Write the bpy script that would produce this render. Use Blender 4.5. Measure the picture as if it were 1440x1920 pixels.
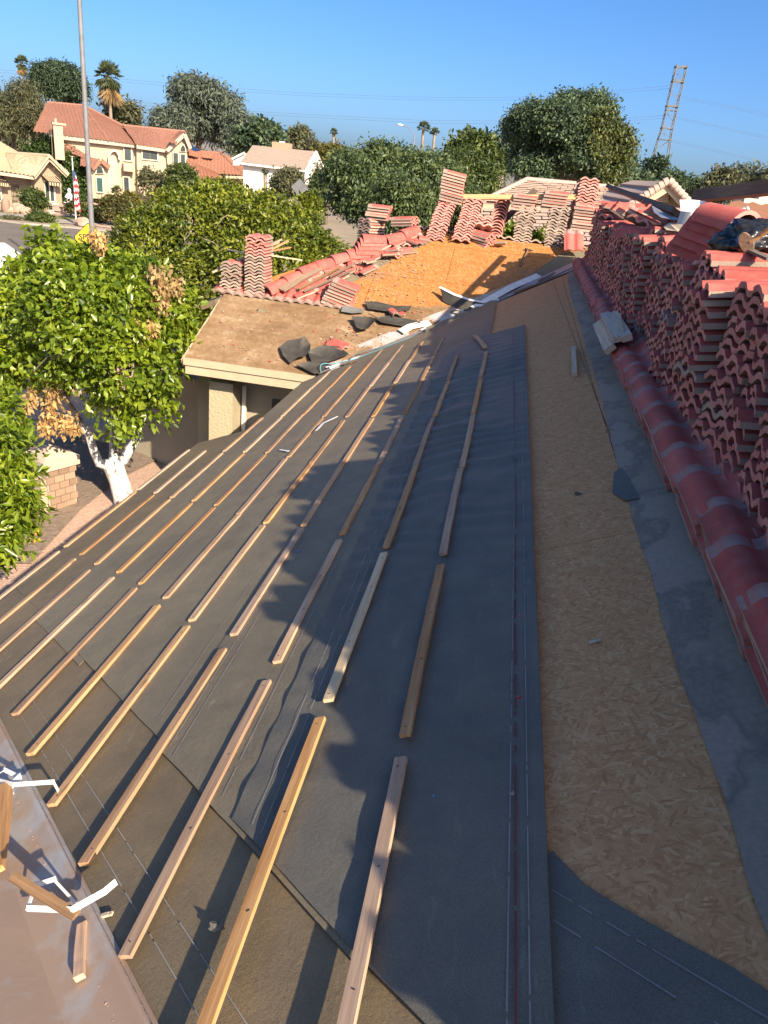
import bpy, bmesh, math, random
import numpy as np
from mathutils import Vector, Matrix, noise as mnoise

for _o in list(bpy.data.objects):
    bpy.data.objects.remove(_o)
scene = bpy.context.scene
col = scene.collection
R = math.radians
V = Vector

# ------------------------------------------------------------------ camera
EYE = V((0.0, 0.0, 5.5))
PITCH, ROLL, YAW, FPX = R(24.11), R(6.399), R(6.853), 1401.4
def _cam_axes():
    f = V((0, math.cos(PITCH), -math.sin(PITCH)))
    u = V((0, math.sin(PITCH), math.cos(PITCH)))
    r = V((1, 0, 0))
    rr = r * math.cos(ROLL) + u * math.sin(ROLL)
    uu = -r * math.sin(ROLL) + u * math.cos(ROLL)
    m = Matrix.Rotation(YAW, 3, 'Z')
    return m @ f, m @ rr, m @ uu
CF, CR, CU = _cam_axes()
cd = bpy.data.cameras.new('camera')
cam = bpy.data.objects.new('camera', cd)
col.objects.link(cam)
cam.matrix_world = Matrix(((CR.x, CU.x, -CF.x, EYE.x), (CR.y, CU.y, -CF.y, EYE.y), (CR.z, CU.z, -CF.z, EYE.z), (0, 0, 0, 1)))
cd.sensor_fit = 'VERTICAL'
cd.sensor_height = 36.0
cd.sensor_width = 27.0
cd.lens = FPX / 1920 * 36.0
cd.clip_start = 0.05
cd.clip_end = 30000
scene.camera = cam

# ------------------------------------------------------------------ sky and sun
SUN_AZ, SUN_EL = R(138.0), R(31.5)        # azimuth clockwise from +Y
world = bpy.data.worlds.new('World')
scene.world = world
world.use_nodes = True
wn = world.node_tree.nodes
wl = world.node_tree.links
wn.clear()
sky = wn.new('ShaderNodeTexSky')
sky.sky_type = 'NISHITA'
sky.sun_disc = False
sky.sun_elevation = SUN_EL
sky.sun_rotation = SUN_AZ
sky.altitude = 350
sky.air_density = 0.65
sky.dust_density = 3.3
sky.ozone_density = 5.0
bg = wn.new('ShaderNodeBackground')
bg.inputs['Strength'].default_value = 0.083
wo = wn.new('ShaderNodeOutputWorld')
hs_ = wn.new('ShaderNodeHueSaturation')
hs_.inputs['Saturation'].default_value = 1.17
wl.new(sky.outputs[0], hs_.inputs['Color'])
wl.new(hs_.outputs[0], bg.inputs['Color'])
wl.new(bg.outputs[0], wo.inputs['Surface'])
sl = bpy.data.lights.new('sun', 'SUN')
sl.energy = 3.8
sl.angle = R(0.53)
sl.color = (1.0, 0.85, 0.65)
sun = bpy.data.objects.new('sun', sl)
col.objects.link(sun)
SD = V((math.sin(SUN_AZ) * math.cos(SUN_EL), math.cos(SUN_AZ) * math.cos(SUN_EL), math.sin(SUN_EL)))
sun.rotation_euler = SD.to_track_quat('Z', 'Y').to_euler()
sun.location = (20, -25, 30)
scene.view_settings.view_transform = 'Standard'
scene.view_settings.look = 'None'
scene.view_settings.exposure = 1.50
scene.view_settings.gamma = 1.0
scene.view_settings.use_curve_mapping = False
scene.render.engine = 'CYCLES'

# ------------------------------------------------------------------ measuring helpers
def ray(px, py):
    return CF + CR * ((px - 720) / FPX) - CU * ((py - 960) / FPX)
def at(px, py, Y):
    d = ray(px, py)
    return EYE + d * (Y / d.y)
def atx(px, py, X):
    d = ray(px, py)
    return EYE + d * (X / d.x)
def gnd(px, py, z=0.0):
    d = ray(px, py)
    return EYE + d * ((z - EYE.z) / d.z)
TH = R(23.49)
TN, SN, CS = math.tan(TH), math.sin(TH), math.cos(TH)
Z0 = 5.5 - 1.4948 / CS
VAL = 12.75
NEARV = 0.5
N1 = V((-SN, 0, CS))
N2 = V((0, -SN, CS))
N3 = V((0, SN, CS))
def R1(x, y, h=0.0):                       # point on the long slope
    return V((x, y, Z0 + TN * x)) + N1 * h
def R2(x, y, h=0.0):                       # point on the slope beyond the far valley
    return V((x, y, Z0 + TN * (y - VAL))) + N2 * h
def R3(x, y, h=0.0):                       # point on the slope beyond the near valley
    return V((x, y, Z0 + TN * (NEARV - y))) + N3 * h
def hit(px, py, n, p0):
    d = ray(px, py)
    return EYE + d * ((p0 - EYE).dot(n) / d.dot(n))
def h1(px, py, h=0.0):
    return hit(px, py, N1, R1(0, 0, h))
def h2(px, py, h=0.0):
    return hit(px, py, N2, R2(0, VAL, h))
def fbm(x, y, z=0.0, o=3):
    return mnoise.fractal(V((x, y, z)), 0.9, 2.1, o)

# ------------------------------------------------------------------ mesh helpers
def tag(o, label=None, cat=None, group=None, kind=None):
    if label: o['label'] = label
    if cat: o['category'] = cat
    if group: o['group'] = group
    if kind: o['kind'] = kind
    return o
def empty(name, loc=(0, 0, 0), label=None, cat=None, group=None, rotz=0.0):
    o = bpy.data.objects.new(name, None)
    o.empty_display_size = 0.1
    o.location = loc
    o.rotation_euler = (0, 0, rotz)
    col.objects.link(o)
    return tag(o, label, cat, group)
def inv(parent):
    m = Matrix.LocRotScale(parent.location, parent.rotation_euler, None)
    return m.inverted()
def obj(name, me, parent=None, world_coords=True):
    """link a mesh; vertices given in world coordinates are carried into the parent's frame"""
    o = bpy.data.objects.new(name, me)
    col.objects.link(o)
    if parent is not None:
        o.parent = parent
        if world_coords:
            chain = Matrix.Identity(4)
            p = parent
            while p is not None:
                chain = Matrix.LocRotScale(p.location, p.rotation_euler, p.scale) @ chain
                p = p.parent
            me.transform(chain.inverted())
    return o
class MB:
    def __init__(s):
        s.v, s.f, s.m, s.sm = [], [], [], []
    def add(s, vs, fs, mi=0, smooth=False):
        b = len(s.v)
        s.v += [tuple(p) for p in vs]
        for f in fs:
            s.f.append(tuple(b + i for i in f)); s.m.append(mi); s.sm.append(smooth)
    def quad(s, a, b, c, d, mi=0):
        s.add([a, b, c, d], [(0, 1, 2, 3)], mi)
    def prism(s, pts, off, mi=0, mside=None):
        """polygon (world points) extruded by the vector off"""
        n = len(pts); off = V(off)
        top = [V(p) + off for p in pts]
        s.add(list(pts) + top, [tuple(range(n))[::-1], tuple(range(n, 2 * n))], mi)
        s.add(list(pts) + top, [(i, (i + 1) % n, n + (i + 1) % n, n + i) for i in range(n)], mi if mside is None else mside)
    def box(s, c, hx, hy, hz, M=None, mi=0):
        c = V(c)
        vs = []
        for sz in (-1, 1):
            for sx, sy in ((-1, -1), (1, -1), (1, 1), (-1, 1)):
                p = V((sx * hx, sy * hy, sz * hz))
                vs.append(c + (M @ p if M is not None else p))
        s.add(vs, [(3, 2, 1, 0), (4, 5, 6, 7), (0, 1, 5, 4), (1, 2, 6, 5), (2, 3, 7, 6), (3, 0, 4, 7)], mi)
    def bar(s, a, b, w, t, up=V((0, 0, 1)), mi=0):
        """square bar from a to b, w wide, t thick along up"""
        a, b = V(a), V(b)
        d = (b - a); L = d.length; d.normalize()
        sd = d.cross(up)
        if sd.length < 1e-4: sd = d.cross(V((1, 0, 0)))
        sd.normalize(); u = sd.cross(d).normalized()
        M = Matrix((sd, d, u)).transposed()
        s.box((a + b) / 2, w / 2, L / 2, t / 2, M, mi)
    def tube(s, pts, rad, n=8, mi=0, caps=True):
        pts = [V(p) for p in pts]
        if not hasattr(rad, '__len__'): rad = [rad] * len(pts)
        ring = []
        prev = None
        for i, p in enumerate(pts):
            d = (pts[min(i + 1, len(pts) - 1)] - pts[max(i - 1, 0)])
            if d.length < 1e-9: d = V((0, 0, 1))
            d.normalize()
            a = prev if prev is not None else (V((1, 0, 0)) if abs(d.x) < 0.9 else V((0, 1, 0)))
            a = (a - d * a.dot(d))
            if a.length < 1e-5: a = d.orthogonal()
            a.normalize(); prev = a
            b = d.cross(a)
            ring.append([p + (a * math.cos(2 * math.pi * k / n) + b * math.sin(2 * math.pi * k / n)) * rad[i] for k in range(n)])
        vs = [q for r_ in ring for q in r_]
        fs = []
        for i in range(len(pts) - 1):
            for k in range(n):
                fs.append((i * n + k, i * n + (k + 1) % n, (i + 1) * n + (k + 1) % n, (i + 1) * n + k))
        s.add(vs, fs, mi, True)
        if caps:
            s.add(ring[0], [tuple(range(n))[::-1]], mi); s.add(ring[-1], [tuple(range(n))], mi)
    def ball(s, c, rx, ry, rz, n=10, m=7, mi=0, jag=0.0, seed=0, smooth=True):
        c = V(c); rr = random.Random(seed)
        vs = [c + V((0, 0, -rz))]
        for j in range(1, m):
            ph = -math.pi / 2 + math.pi * j / m
            for k in range(n):
                a = 2 * math.pi * k / n
                q = 1 + rr.uniform(-jag, jag)
                vs.append(c + V((rx * math.cos(ph) * math.cos(a) * q, ry * math.cos(ph) * math.sin(a) * q, rz * math.sin(ph) * q)))
        vs.append(c + V((0, 0, rz)))
        fs = [(0, 1 + (k + 1) % n, 1 + k) for k in range(n)]
        for j in range(m - 2):
            for k in range(n):
                a = 1 + j * n
                fs.append((a + k, a + (k + 1) % n, a + n + (k + 1) % n, a + n + k))
        t = len(vs) - 1; a = 1 + (m - 2) * n
        fs += [(a + k, a + (k + 1) % n, t) for k in range(n)]
        s.add(vs, fs, mi, smooth)
    def grid(s, P, mi=0, smooth=True):
        """P[i][j] points"""
        n, m = len(P), len(P[0])
        s.add([q for r_ in P for q in r_], [(i * m + j, (i + 1) * m + j, (i + 1) * m + j + 1, i * m + j + 1) for i in range(n - 1) for j in range(m - 1)], mi, smooth)
    def mesh(s, name, mats):
        me = bpy.data.meshes.new(name)
        me.from_pydata(s.v, [], s.f)
        for m_ in (mats if isinstance(mats, (list, tuple)) else [mats]):
            me.materials.append(m_)
        me.polygons.foreach_set('material_index', s.m)
        me.polygons.foreach_set('use_smooth', s.sm)
        me.update()
        return me
    def build(s, name, mats, parent=None):
        return obj(name, s.mesh(name, mats), parent)
def poly_clip(pts, a, b, c):
    """keep a*x+b*y<=c"""
    out = []
    for i in range(len(pts)):
        p, q = pts[i], pts[(i + 1) % len(pts)]
        fp, fq = a * p[0] + b * p[1] - c, a * q[0] + b * q[1] - c
        if fp <= 0: out.append(p)
        if (fp < 0 < fq) or (fq < 0 < fp):
            t = fp / (fp - fq)
            out.append((p[0] + (q[0] - p[0]) * t, p[1] + (q[1] - p[1]) * t))
    return out

# ------------------------------------------------------------------ materials
MAT = {}
class NT:
    def __init__(s, name):
        s.m = bpy.data.materials.new(name); s.m.use_nodes = True
        s.t = s.m.node_tree; s.t.nodes.clear()
        s.out = s.n('ShaderNodeOutputMaterial')
        s.b = s.n('ShaderNodeBsdfPrincipled')
        s.l(s.b.outputs[0], s.out.inputs[0])
        MAT[name] = s.m
    def n(s, t, **k):
        q = s.t.nodes.new(t)
        for a, b in k.items(): setattr(q, a, b)
        return q
    def l(s, a, b): s.t.links.new(a, b)
    def set(s, **k):
        for a, b in k.items(): s.b.inputs[a.replace('_', ' ')].default_value = b
    def coord(s, scale=(1, 1, 1), rot=(0, 0, 0), kind='Object', mode='POINT'):
        c = s.n('ShaderNodeTexCoord'); mp = s.n('ShaderNodeMapping', vector_type=mode)
        mp.inputs['Scale'].default_value = scale; mp.inputs['Rotation'].default_value = rot
        s.l(c.outputs[kind], mp.inputs[0]); return mp.outputs[0]
    def noise(s, sc, vec=None, det=4, rough=0.6):
        q = s.n('ShaderNodeTexNoise'); q.inputs['Scale'].default_value = sc
        q.inputs['Detail'].default_value = det; q.inputs['Roughness'].default_value = rough
        if vec is not None: s.l(vec, q.inputs['Vector'])
        return q.outputs['Fac']
    def ramp(s, fac, stops):
        q = s.n('ShaderNodeValToRGB'); e = q.color_ramp.elements
        while len(e) < len(stops): e.new(0.5)
        for i, (p, c) in enumerate(stops):
            e[i].position = p; e[i].color = (*c, 1) if len(c) == 3 else c
        s.l(fac, q.inputs[0]); return q.outputs[0]
    def mix(s, f, a, b, mode='MIX'):
        q = s.n('ShaderNodeMix', data_type='RGBA', blend_type=mode)
        for i, x in ((0, f), (6, a), (7, b)):
            if isinstance(x, (int, float)): q.inputs[i].default_value = x
            elif isinstance(x, tuple): q.inputs[i].default_value = (*x, 1)
            else: s.l(x, q.inputs[i])
        return q.outputs[2]
    def math(s, op, a, b=0.0, c=None):
        q = s.n('ShaderNodeMath', operation=op)
        for i, x in enumerate((a, b) if c is None else (a, b, c)):
            if isinstance(x, (int, float)): q.inputs[i].default_value = x
            else: s.l(x, q.inputs[i])
        return q.outputs[0]
    def bump(s, h, st=0.3, d=0.01):
        q = s.n('ShaderNodeBump'); q.inputs['Strength'].default_value = st; q.inputs['Distance'].default_value = d
        s.l(h, q.inputs['Height']); s.l(q.outputs[0], s.b.inputs['Normal'])
    def coord_off(s):
        o = s.n('ShaderNodeObjectInfo'); c = s.n('ShaderNodeTexCoord'); ad = s.n('ShaderNodeVectorMath', operation='ADD'); cm = s.n('ShaderNodeCombineXYZ')
        for i, q in enumerate((53.0, 17.0, 91.0)): s.l(s.math('MULTIPLY', o.outputs['Random'], q), cm.inputs[i])
        s.l(c.outputs['Object'], ad.inputs[0]); s.l(cm.outputs[0], ad.inputs[1]); return ad.outputs[0]
    def rnd(s):
        o = s.n('ShaderNodeObjectInfo'); g = s.n('ShaderNodeNewGeometry')
        return s.math('FRACT', s.math('ADD', o.outputs['Random'], g.outputs['Random Per Island']))
    def col(s, x): s.l(x, s.b.inputs['Base Color'])

def simple(name, c, rough=0.7, c2=None, sc=6.0, bump=0.0, bsc=60.0, metal=0.0, spread=0.35, kind='Object'):
    t = NT(name); t.set(Roughness=rough, Metallic=metal)
    vec = t.coord(kind=kind)
    c2 = c2 or tuple(x * 0.72 for x in c)
    n1 = t.noise(sc, vec)
    t.col(t.ramp(n1, [(0.5 - spread / 2, c2), (0.5 + spread / 2, c)]))
    if bump: t.bump(t.noise(bsc, vec, 3), bump, 0.01)
    return t.m

def felt(name, dark, dusty, dust_amt):
    t = NT(name); t.set(Roughness=0.60); t.b.inputs['Specular IOR Level'].default_value = 0.27
    vec = t.coord()
    big = t.noise(0.7, vec, 5); mid = t.noise(7.0, vec, 5); fine = t.noise(340.0, vec, 2)
    f = t.math('ADD', t.math('MULTIPLY', big, 0.7), t.math('MULTIPLY', mid, 0.45))
    f = t.math('ADD', f, dust_amt)
    c = t.ramp(f, [(0.42, dark), (0.82, dusty)])
    sp = t.ramp(fine, [(0.36, (0.62, 0.62, 0.62)), (0.62, (1.18, 1.18, 1.18))])
    c = t.mix(0.75, c, sp, 'MULTIPLY')
    sc1 = t.noise(1.0, t.coord((26, 5, 1), (0, 0, 0.9)), 3, 0.75); pat = t.noise(1.7, vec, 4)
    scf = t.math('MULTIPLY', t.ramp(sc1, [(0.60, (0, 0, 0)), (0.72, (0.5, 0.5, 0.5))]), t.ramp(pat, [(0.45, (0, 0, 0)), (0.65, (1, 1, 1))]))
    t.col(t.mix(scf, c, tuple(min(1, x * 1.5) for x in dusty)))
    t.bump(t.math('ADD', t.math('MULTIPLY', fine, 0.5), t.noise(60.0, vec, 3)), 0.35, 0.004)
    return t.m
felt('felt_new', (0.108, 0.104, 0.090), (0.19, 0.172, 0.130), -0.02)
felt('felt_mid', (0.148, 0.126, 0.088), (0.255, 0.208, 0.130), 0.03)
felt('felt_low', (0.135, 0.108, 0.068), (0.235, 0.175, 0.10), 0.05)
felt('felt_black', (0.035, 0.035, 0.034), (0.12, 0.10, 0.075), 0.0)
felt('felt_grey', (0.125, 0.13, 0.132), (0.26, 0.245, 0.21), 0.02)
def felt_old():
    t = NT('felt_old'); t.set(Roughness=0.95); t.b.inputs['Specular IOR Level'].default_value = 0.1
    vec = t.coord()
    n = t.noise(1.6, vec, 6, 0.65); m_ = t.noise(14, vec, 5, 0.7); band = t.noise(3.0, t.coord((0.25, 3.0, 1)), 4)
    f = t.math('ADD', t.math('MULTIPLY', n, 0.6), t.math('ADD', t.math('MULTIPLY', m_, 0.35), t.math('MULTIPLY', band, 0.25)))
    t.col(t.ramp(f, [(0.36, (0.11, 0.067, 0.036)), (0.55, (0.20, 0.122, 0.064)), (0.68, (0.28, 0.185, 0.105)), (0.80, (0.45, 0.345, 0.23))]))
    t.bump(m_, 0.6, 0.02)
felt_old()
def stain():
    t = NT('felt_stained'); t.set(Roughness=0.85)
    vec = t.coord()
    w = t.noise(1.9, t.coord((1.0, 0.6, 1)), 6, 0.62)
    edge = t.ramp(w, [(0.0, (0.37, 0.285, 0.205)), (0.46, (0.38, 0.295, 0.215)), (0.50, (0.24, 0.192, 0.142)), (0.54, (0.34, 0.265, 0.19)), (1.0, (0.44, 0.34, 0.24))])
    t.col(t.mix(0.5, edge, t.ramp(t.noise(60, vec, 3), [(0.3, (0.7, 0.7, 0.7)), (0.7, (1.1, 1.1, 1.1))]), 'MULTIPLY'))
    t.bump(t.noise(9, t.coord((0.6, 2.2, 1)), 5), 0.6, 0.03)
stain()
def osb(name, pal, dust, k=1.0):
    t = NT(name); t.set(Roughness=0.85); t.b.inputs['Specular IOR Level'].default_value = 0.2
    best = None; shade = None
    warp = None
    for i, (rz, sc) in enumerate(((0.35, 1.0), (1.15, 1.25), (-0.6, 0.85), (2.2, 1.1), (1.75, 0.8), (0.0, 1.4))):
        vec = t.coord((1 / (23.0 * sc * k), 1 / (110.0 * sc * k), 1.0), (0, 0, rz), 'Object', 'TEXTURE')
        vo = t.n('ShaderNodeTexVoronoi', voronoi_dimensions='2D', feature='F1'); vo.inputs['Scale'].default_value = 1.0
        t.l(vec, vo.inputs['Vector'])
        sp = t.n('ShaderNodeSeparateColor'); t.l(vo.outputs['Color'], sp.inputs[0])
        pr, sh = sp.outputs[0], sp.outputs[1]
        sh = t.math('SUBTRACT', sh, t.math('MULTIPLY', t.math('POWER', vo.outputs['Distance'], 2.0), 0.25))
        if best is None: best, shade = pr, sh
        else:
            g = t.math('GREATER_THAN', pr, best)
            mx = t.n('ShaderNodeMix'); t.l(g, mx.inputs[0]); t.l(shade, mx.inputs[2]); t.l(sh, mx.inputs[3])
            shade = mx.outputs[0]; best = t.math('MAXIMUM', pr, best)
    vec = t.coord()
    grain = t.noise(190, vec, 3)
    v = t.math('ADD', t.math('MULTIPLY', shade, 0.72), t.math('MULTIPLY', grain, 0.30))
    c = t.ramp(v, [(0.05, pal[0]), (0.35, pal[1]), (0.62, pal[2]), (0.92, pal[3])])
    d = t.noise(0.9, vec, 5, 0.65)
    c = t.mix(t.ramp(d, [(0.53, (0, 0, 0)), (0.75, (dust, dust, dust))]), c, (0.20, 0.16, 0.12))
    t.col(c)
    t.bump(t.math('ADD', shade, t.math('MULTIPLY', grain, 0.4)), 0.35, 0.004)
osb('osb', ((0.45, 0.20, 0.08), (0.58, 0.285, 0.12), (0.63, 0.325, 0.142), (0.70, 0.415, 0.205)), 0.15)  # shaded copy of the board, palette lifted against the dim shade
osb('osb_sunlit', ((0.27, 0.10, 0.026), (0.37, 0.15, 0.042), (0.43, 0.19, 0.06), (0.50, 0.27, 0.115)), 0.9, 0.62)  # sunlit copy of the same board, sun tone put into its palette
def wood(name, a, b, c, vary=0.5):
    t = NT(name); t.set(Roughness=0.78); t.b.inputs['Specular IOR Level'].default_value = 0.25
    o = t.n('ShaderNodeObjectInfo')
    tc = t.n('ShaderNodeTexCoord')
    ad = t.n('ShaderNodeVectorMath', operation='ADD')
    cmb = t.n('ShaderNodeCombineXYZ'); t.l(t.math('MULTIPLY', o.outputs['Random'], 37.0), cmb.inputs[0]); t.l(t.math('MULTIPLY', o.outputs['Random'], 91.0), cmb.inputs[1])
    t.l(tc.outputs['Object'], ad.inputs[0]); t.l(cmb.outputs[0], ad.inputs[1])
    mp = t.n('ShaderNodeMapping'); mp.inputs['Scale'].default_value = (60, 2.2, 60); t.l(ad.outputs[0], mp.inputs[0])
    g = t.noise(1.0, mp.outputs[0], 6, 0.65)
    mp2 = t.n('ShaderNodeMapping'); mp2.inputs['Scale'].default_value = (14, 3.0, 14); t.l(ad.outputs[0], mp2.inputs[0])
    kn = t.noise(1.0, mp2.outputs[0], 2)
    cc = t.ramp(g, [(0.25, a), (0.5, b), (0.75, c)])
    cc = t.mix(t.ramp(kn, [(0.66, (0, 0, 0)), (0.78, (0.75, 0.75, 0.75))]), cc, tuple(x * 0.3 for x in a))
    hsv = t.n('ShaderNodeHueSaturation'); t.l(cc, hsv.inputs['Color'])
    t.l(t.math('ADD', 1.0 - vary / 2, t.math('MULTIPLY', o.outputs['Random'], vary)), hsv.inputs['Value'])
    t.l(t.math('ADD', 0.72, t.math('MULTIPLY', t.math('FRACT', t.math('MULTIPLY', o.outputs['Random'], 7.31)), 0.4)), hsv.inputs['Saturation'])
    t.col(hsv.outputs[0]); t.bump(g, 0.5, 0.003)
wood('batten_wood', (0.26, 0.13, 0.058), (0.45, 0.255, 0.125), (0.57, 0.375, 0.21))
wood('pale_wood', (0.42, 0.30, 0.185), (0.57, 0.44, 0.29), (0.68, 0.55, 0.39), 0.2)
wood('old_wood', (0.12, 0.075, 0.045), (0.22, 0.135, 0.075), (0.33, 0.21, 0.12), 0.4)
wood('beam_wood', (0.075, 0.058, 0.045), (0.13, 0.10, 0.075), (0.19, 0.15, 0.115), 0.2)
def tile_red(name, a, b, dust):
    t = NT(name); t.set(Roughness=0.72); t.b.inputs['Specular IOR Level'].default_value = 0.25
    vec = t.coord_off()
    r_ = t.rnd()
    n = t.noise(11, vec, 5); fi = t.noise(160, vec, 3)
    c = t.mix(r_, a, b)
    c = t.mix(t.ramp(n, [(0.45, (0, 0, 0)), (0.8, (dust, dust, dust))]), c, (0.46, 0.28, 0.21))
    dk = t.noise(3.2, vec, 6, 0.7)
    c = t.mix(t.ramp(dk, [(0.52, (0, 0, 0)), (0.70, (0.55, 0.55, 0.55))]), c, (0.19, 0.075, 0.06))
    c = t.mix(0.6, c, t.ramp(fi, [(0.3, (0.72, 0.72, 0.72)), (0.7, (1.12, 1.12, 1.12))]), 'MULTIPLY')
    t.col(c); t.bump(t.math('ADD', fi, n), 0.3, 0.004)
tile_red('tile_red', (0.45, 0.085, 0.066), (0.55, 0.125, 0.10), 0.4)
tile_red('tile_edge', (0.52, 0.19, 0.15), (0.64, 0.29, 0.24), 0.6)
simple('tile_head', (0.37, 0.265, 0.225), 0.95, (0.36, 0.13, 0.11), 9, 0.4, 60)
def tile_raw():
    t = NT('tile_raw'); t.set(Roughness=0.92)
    vec = t.coord_off(); r_ = t.rnd()
    n = t.noise(18, vec, 5)
    c = t.mix(r_, (0.24, 0.18, 0.14), (0.46, 0.35, 0.265))
    c = t.mix(t.ramp(n, [(0.35, (0.0, 0.0, 0.0)), (0.75, (0.6, 0.6, 0.6))]), c, (0.27, 0.205, 0.155))
    t.col(c); t.bump(t.noise(90, vec, 4), 0.5, 0.006)
tile_raw()
def stucco(name, c, sc=55.0, st=0.5):
    t = NT(name); t.set(Roughness=0.92); vec = t.coord()
    n = t.noise(0.9, vec, 5)
    t.col(t.ramp(n, [(0.3, tuple(x * 0.86 for x in c)), (0.7, c)]))
    t.bump(t.noise(sc, vec, 4), st, 0.02)
stucco('stucco_pier', (0.44, 0.37, 0.24), 26, 0.8)
stucco('stucco_wall', (0.42, 0.36, 0.25))
stucco('stucco_cream', (0.46, 0.36, 0.245), 9, 0.2)
stucco('stucco_trim', (0.66, 0.56, 0.42), 9, 0.1)
stucco('stucco_tan', (0.31, 0.24, 0.16), 9, 0.2)
stucco('stucco_white', (0.66, 0.62, 0.56), 9, 0.15)
stucco('stucco_pink', (0.50, 0.38, 0.28), 9, 0.2)
simple('fascia_cream', (0.48, 0.39, 0.265), 0.7, (0.44, 0.34, 0.22), 5, 0.2)
simple('trim_white', (0.80, 0.76, 0.68), 0.6)
simple('paint_white', (0.82, 0.80, 0.76), 0.55, (0.66, 0.62, 0.56), 9)
simple('strap_white', (0.86, 0.86, 0.84), 0.5)
simple('chalk_white', (0.30, 0.295, 0.28), 0.9)
simple('chalk_red', (0.20, 0.04, 0.05), 0.9)
simple('dust_red', (0.30, 0.09, 0.055), 0.95)
simple('asphalt', (0.165, 0.135, 0.105), 0.95, (0.12, 0.10, 0.08), 0.5, 0.2)
simple('asphalt_dark', (0.06, 0.056, 0.052), 0.95)
simple('concrete', (0.36, 0.31, 0.25), 0.9, (0.27, 0.23, 0.19), 1.2, 0.2)
simple('pier_cap', (0.52, 0.43, 0.33), 0.9, (0.42, 0.34, 0.26), 3, 0.3)
simple('glass_dark', (0.035, 0.045, 0.045), 0.08, (0.06, 0.07, 0.07), 0.3)
simple('glass_green', (0.04, 0.10, 0.085), 0.12, (0.03, 0.06, 0.05), 0.3)
simple('door_dark', (0.085, 0.075, 0.06), 0.5)
simple('galv', (0.46, 0.46, 0.45), 0.42, (0.36, 0.36, 0.36), 3, 0.1, 20, 0.75)
simple('pole_grey', (0.20, 0.20, 0.20), 0.6, None, 3, 0, 60, 0.1)
simple('pylon_steel', (0.15, 0.165, 0.175), 0.6, None, 3, 0, 60, 0.2)
simple('wire', (0.10, 0.10, 0.11), 0.6)
simple('sign_yellow', (0.80, 0.43, 0.01), 0.45, (0.74, 0.38, 0.01), 2)
simple('sign_black', (0.012, 0.012, 0.012), 0.6)
simple('flag_red', (0.50, 0.04, 0.05), 0.8)
simple('flag_white', (0.78, 0.76, 0.73), 0.8)
simple('flag_blue', (0.07, 0.09, 0.22), 0.8)
simple('awning_dark', (0.06, 0.035, 0.022), 0.85)
simple('awning_tan', (0.62, 0.46, 0.28), 0.85)
simple('iron', (0.03, 0.025, 0.022), 0.6)
simple('boulder', (0.52, 0.33, 0.24), 0.95, (0.36, 0.22, 0.16), 1.2, 0.5, 6)
simple('pot', (0.30, 0.20, 0.14), 0.8)
simple('bag_black', (0.012, 0.012, 0.013), 0.30, (0.02, 0.02, 0.022), 4, 0.6, 14)
simple('cable_blue', (0.10, 0.30, 0.36), 0.5)
simple('cable_grey', (0.10, 0.13, 0.15), 0.6)
simple('pvc_white', (0.78, 0.78, 0.74), 0.4)
simple('plastic_blue', (0.03, 0.16, 0.34), 0.4)
simple('plastic_red', (0.45, 0.02, 0.03), 0.4)
simple('plastic_clear', (0.62, 0.66, 0.68), 0.15)
simple('orange_fruit', (0.80, 0.30, 0.02), 0.4)
simple('car_paint', (0.62, 0.63, 0.64), 0.25, (0.58, 0.59, 0.60), 1)
simple('rubber', (0.015, 0.015, 0.015), 0.85)
simple('lamp_red', (0.35, 0.02, 0.02), 0.3)
simple('solar', (0.015, 0.025, 0.06), 0.1)
simple('mountain', (0.19, 0.165, 0.15), 0.95, (0.14, 0.125, 0.12), 0.002)
def roof_tile(name, a, b):
    t = NT(name); t.set(Roughness=0.85)
    n = t.noise(0.35, t.coord(), 5); f = t.noise(3.5, t.coord(), 3)
    c = t.mix(t.math('ADD', t.math('MULTIPLY', n, 0.5), t.math('MULTIPLY', f, 0.5)), a, b)
    t.col(c)
roof_tile('roof_terracotta', (0.17, 0.072, 0.046), (0.33, 0.165, 0.115))
roof_tile('roof_cream', (0.35, 0.28, 0.17), (0.50, 0.41, 0.28))
roof_tile('roof_orange', (0.25, 0.10, 0.055), (0.40, 0.20, 0.13))
roof_tile('roof_grey', (0.27, 0.205, 0.16), (0.40, 0.31, 0.245))
roof_tile('roof_blush', (0.36, 0.25, 0.195), (0.52, 0.385, 0.31))
roof_tile('roof_brown', (0.19, 0.085, 0.05), (0.30, 0.15, 0.09))
def brick():
    t = NT('brick_pier'); t.set(Roughness=0.9); vec = t.coord()
    o = t.rnd(); n = t.noise(14, vec, 5)
    c = t.mix(o, (0.20, 0.12, 0.075), (0.36, 0.24, 0.16))
    t.col(t.mix(t.ramp(n, [(0.4, (0, 0, 0)), (0.75, (0.5, 0.5, 0.5))]), c, (0.40, 0.31, 0.23)))
    t.bump(n, 0.5, 0.01)
brick()
simple('flashing_dust', (0.30, 0.20, 0.15), 0.9, (0.20, 0.17, 0.15), 7, 0.5, 40)
simple('mortar', (0.40, 0.34, 0.27), 0.95)
def ground_mat(name, a, b, c_, sc=38.0, bst=0.6):
    t = NT(name); t.set(Roughness=0.95); vec = t.coord()
    vo = t.n('ShaderNodeTexVoronoi'); vo.inputs['Scale'].default_value = sc; t.l(vec, vo.inputs['Vector'])
    sp = t.n('ShaderNodeSeparateColor'); t.l(vo.outputs['Color'], sp.inputs[0])
    n = t.noise(0.25, vec, 6)
    c = t.mix(sp.outputs[0], a, b)
    c = t.mix(t.ramp(n, [(0.4, (0, 0, 0)), (0.7, (0.7, 0.7, 0.7))]), c, c_)
    t.col(c); t.bump(vo.outputs['Distance'], bst, 0.02)
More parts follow.
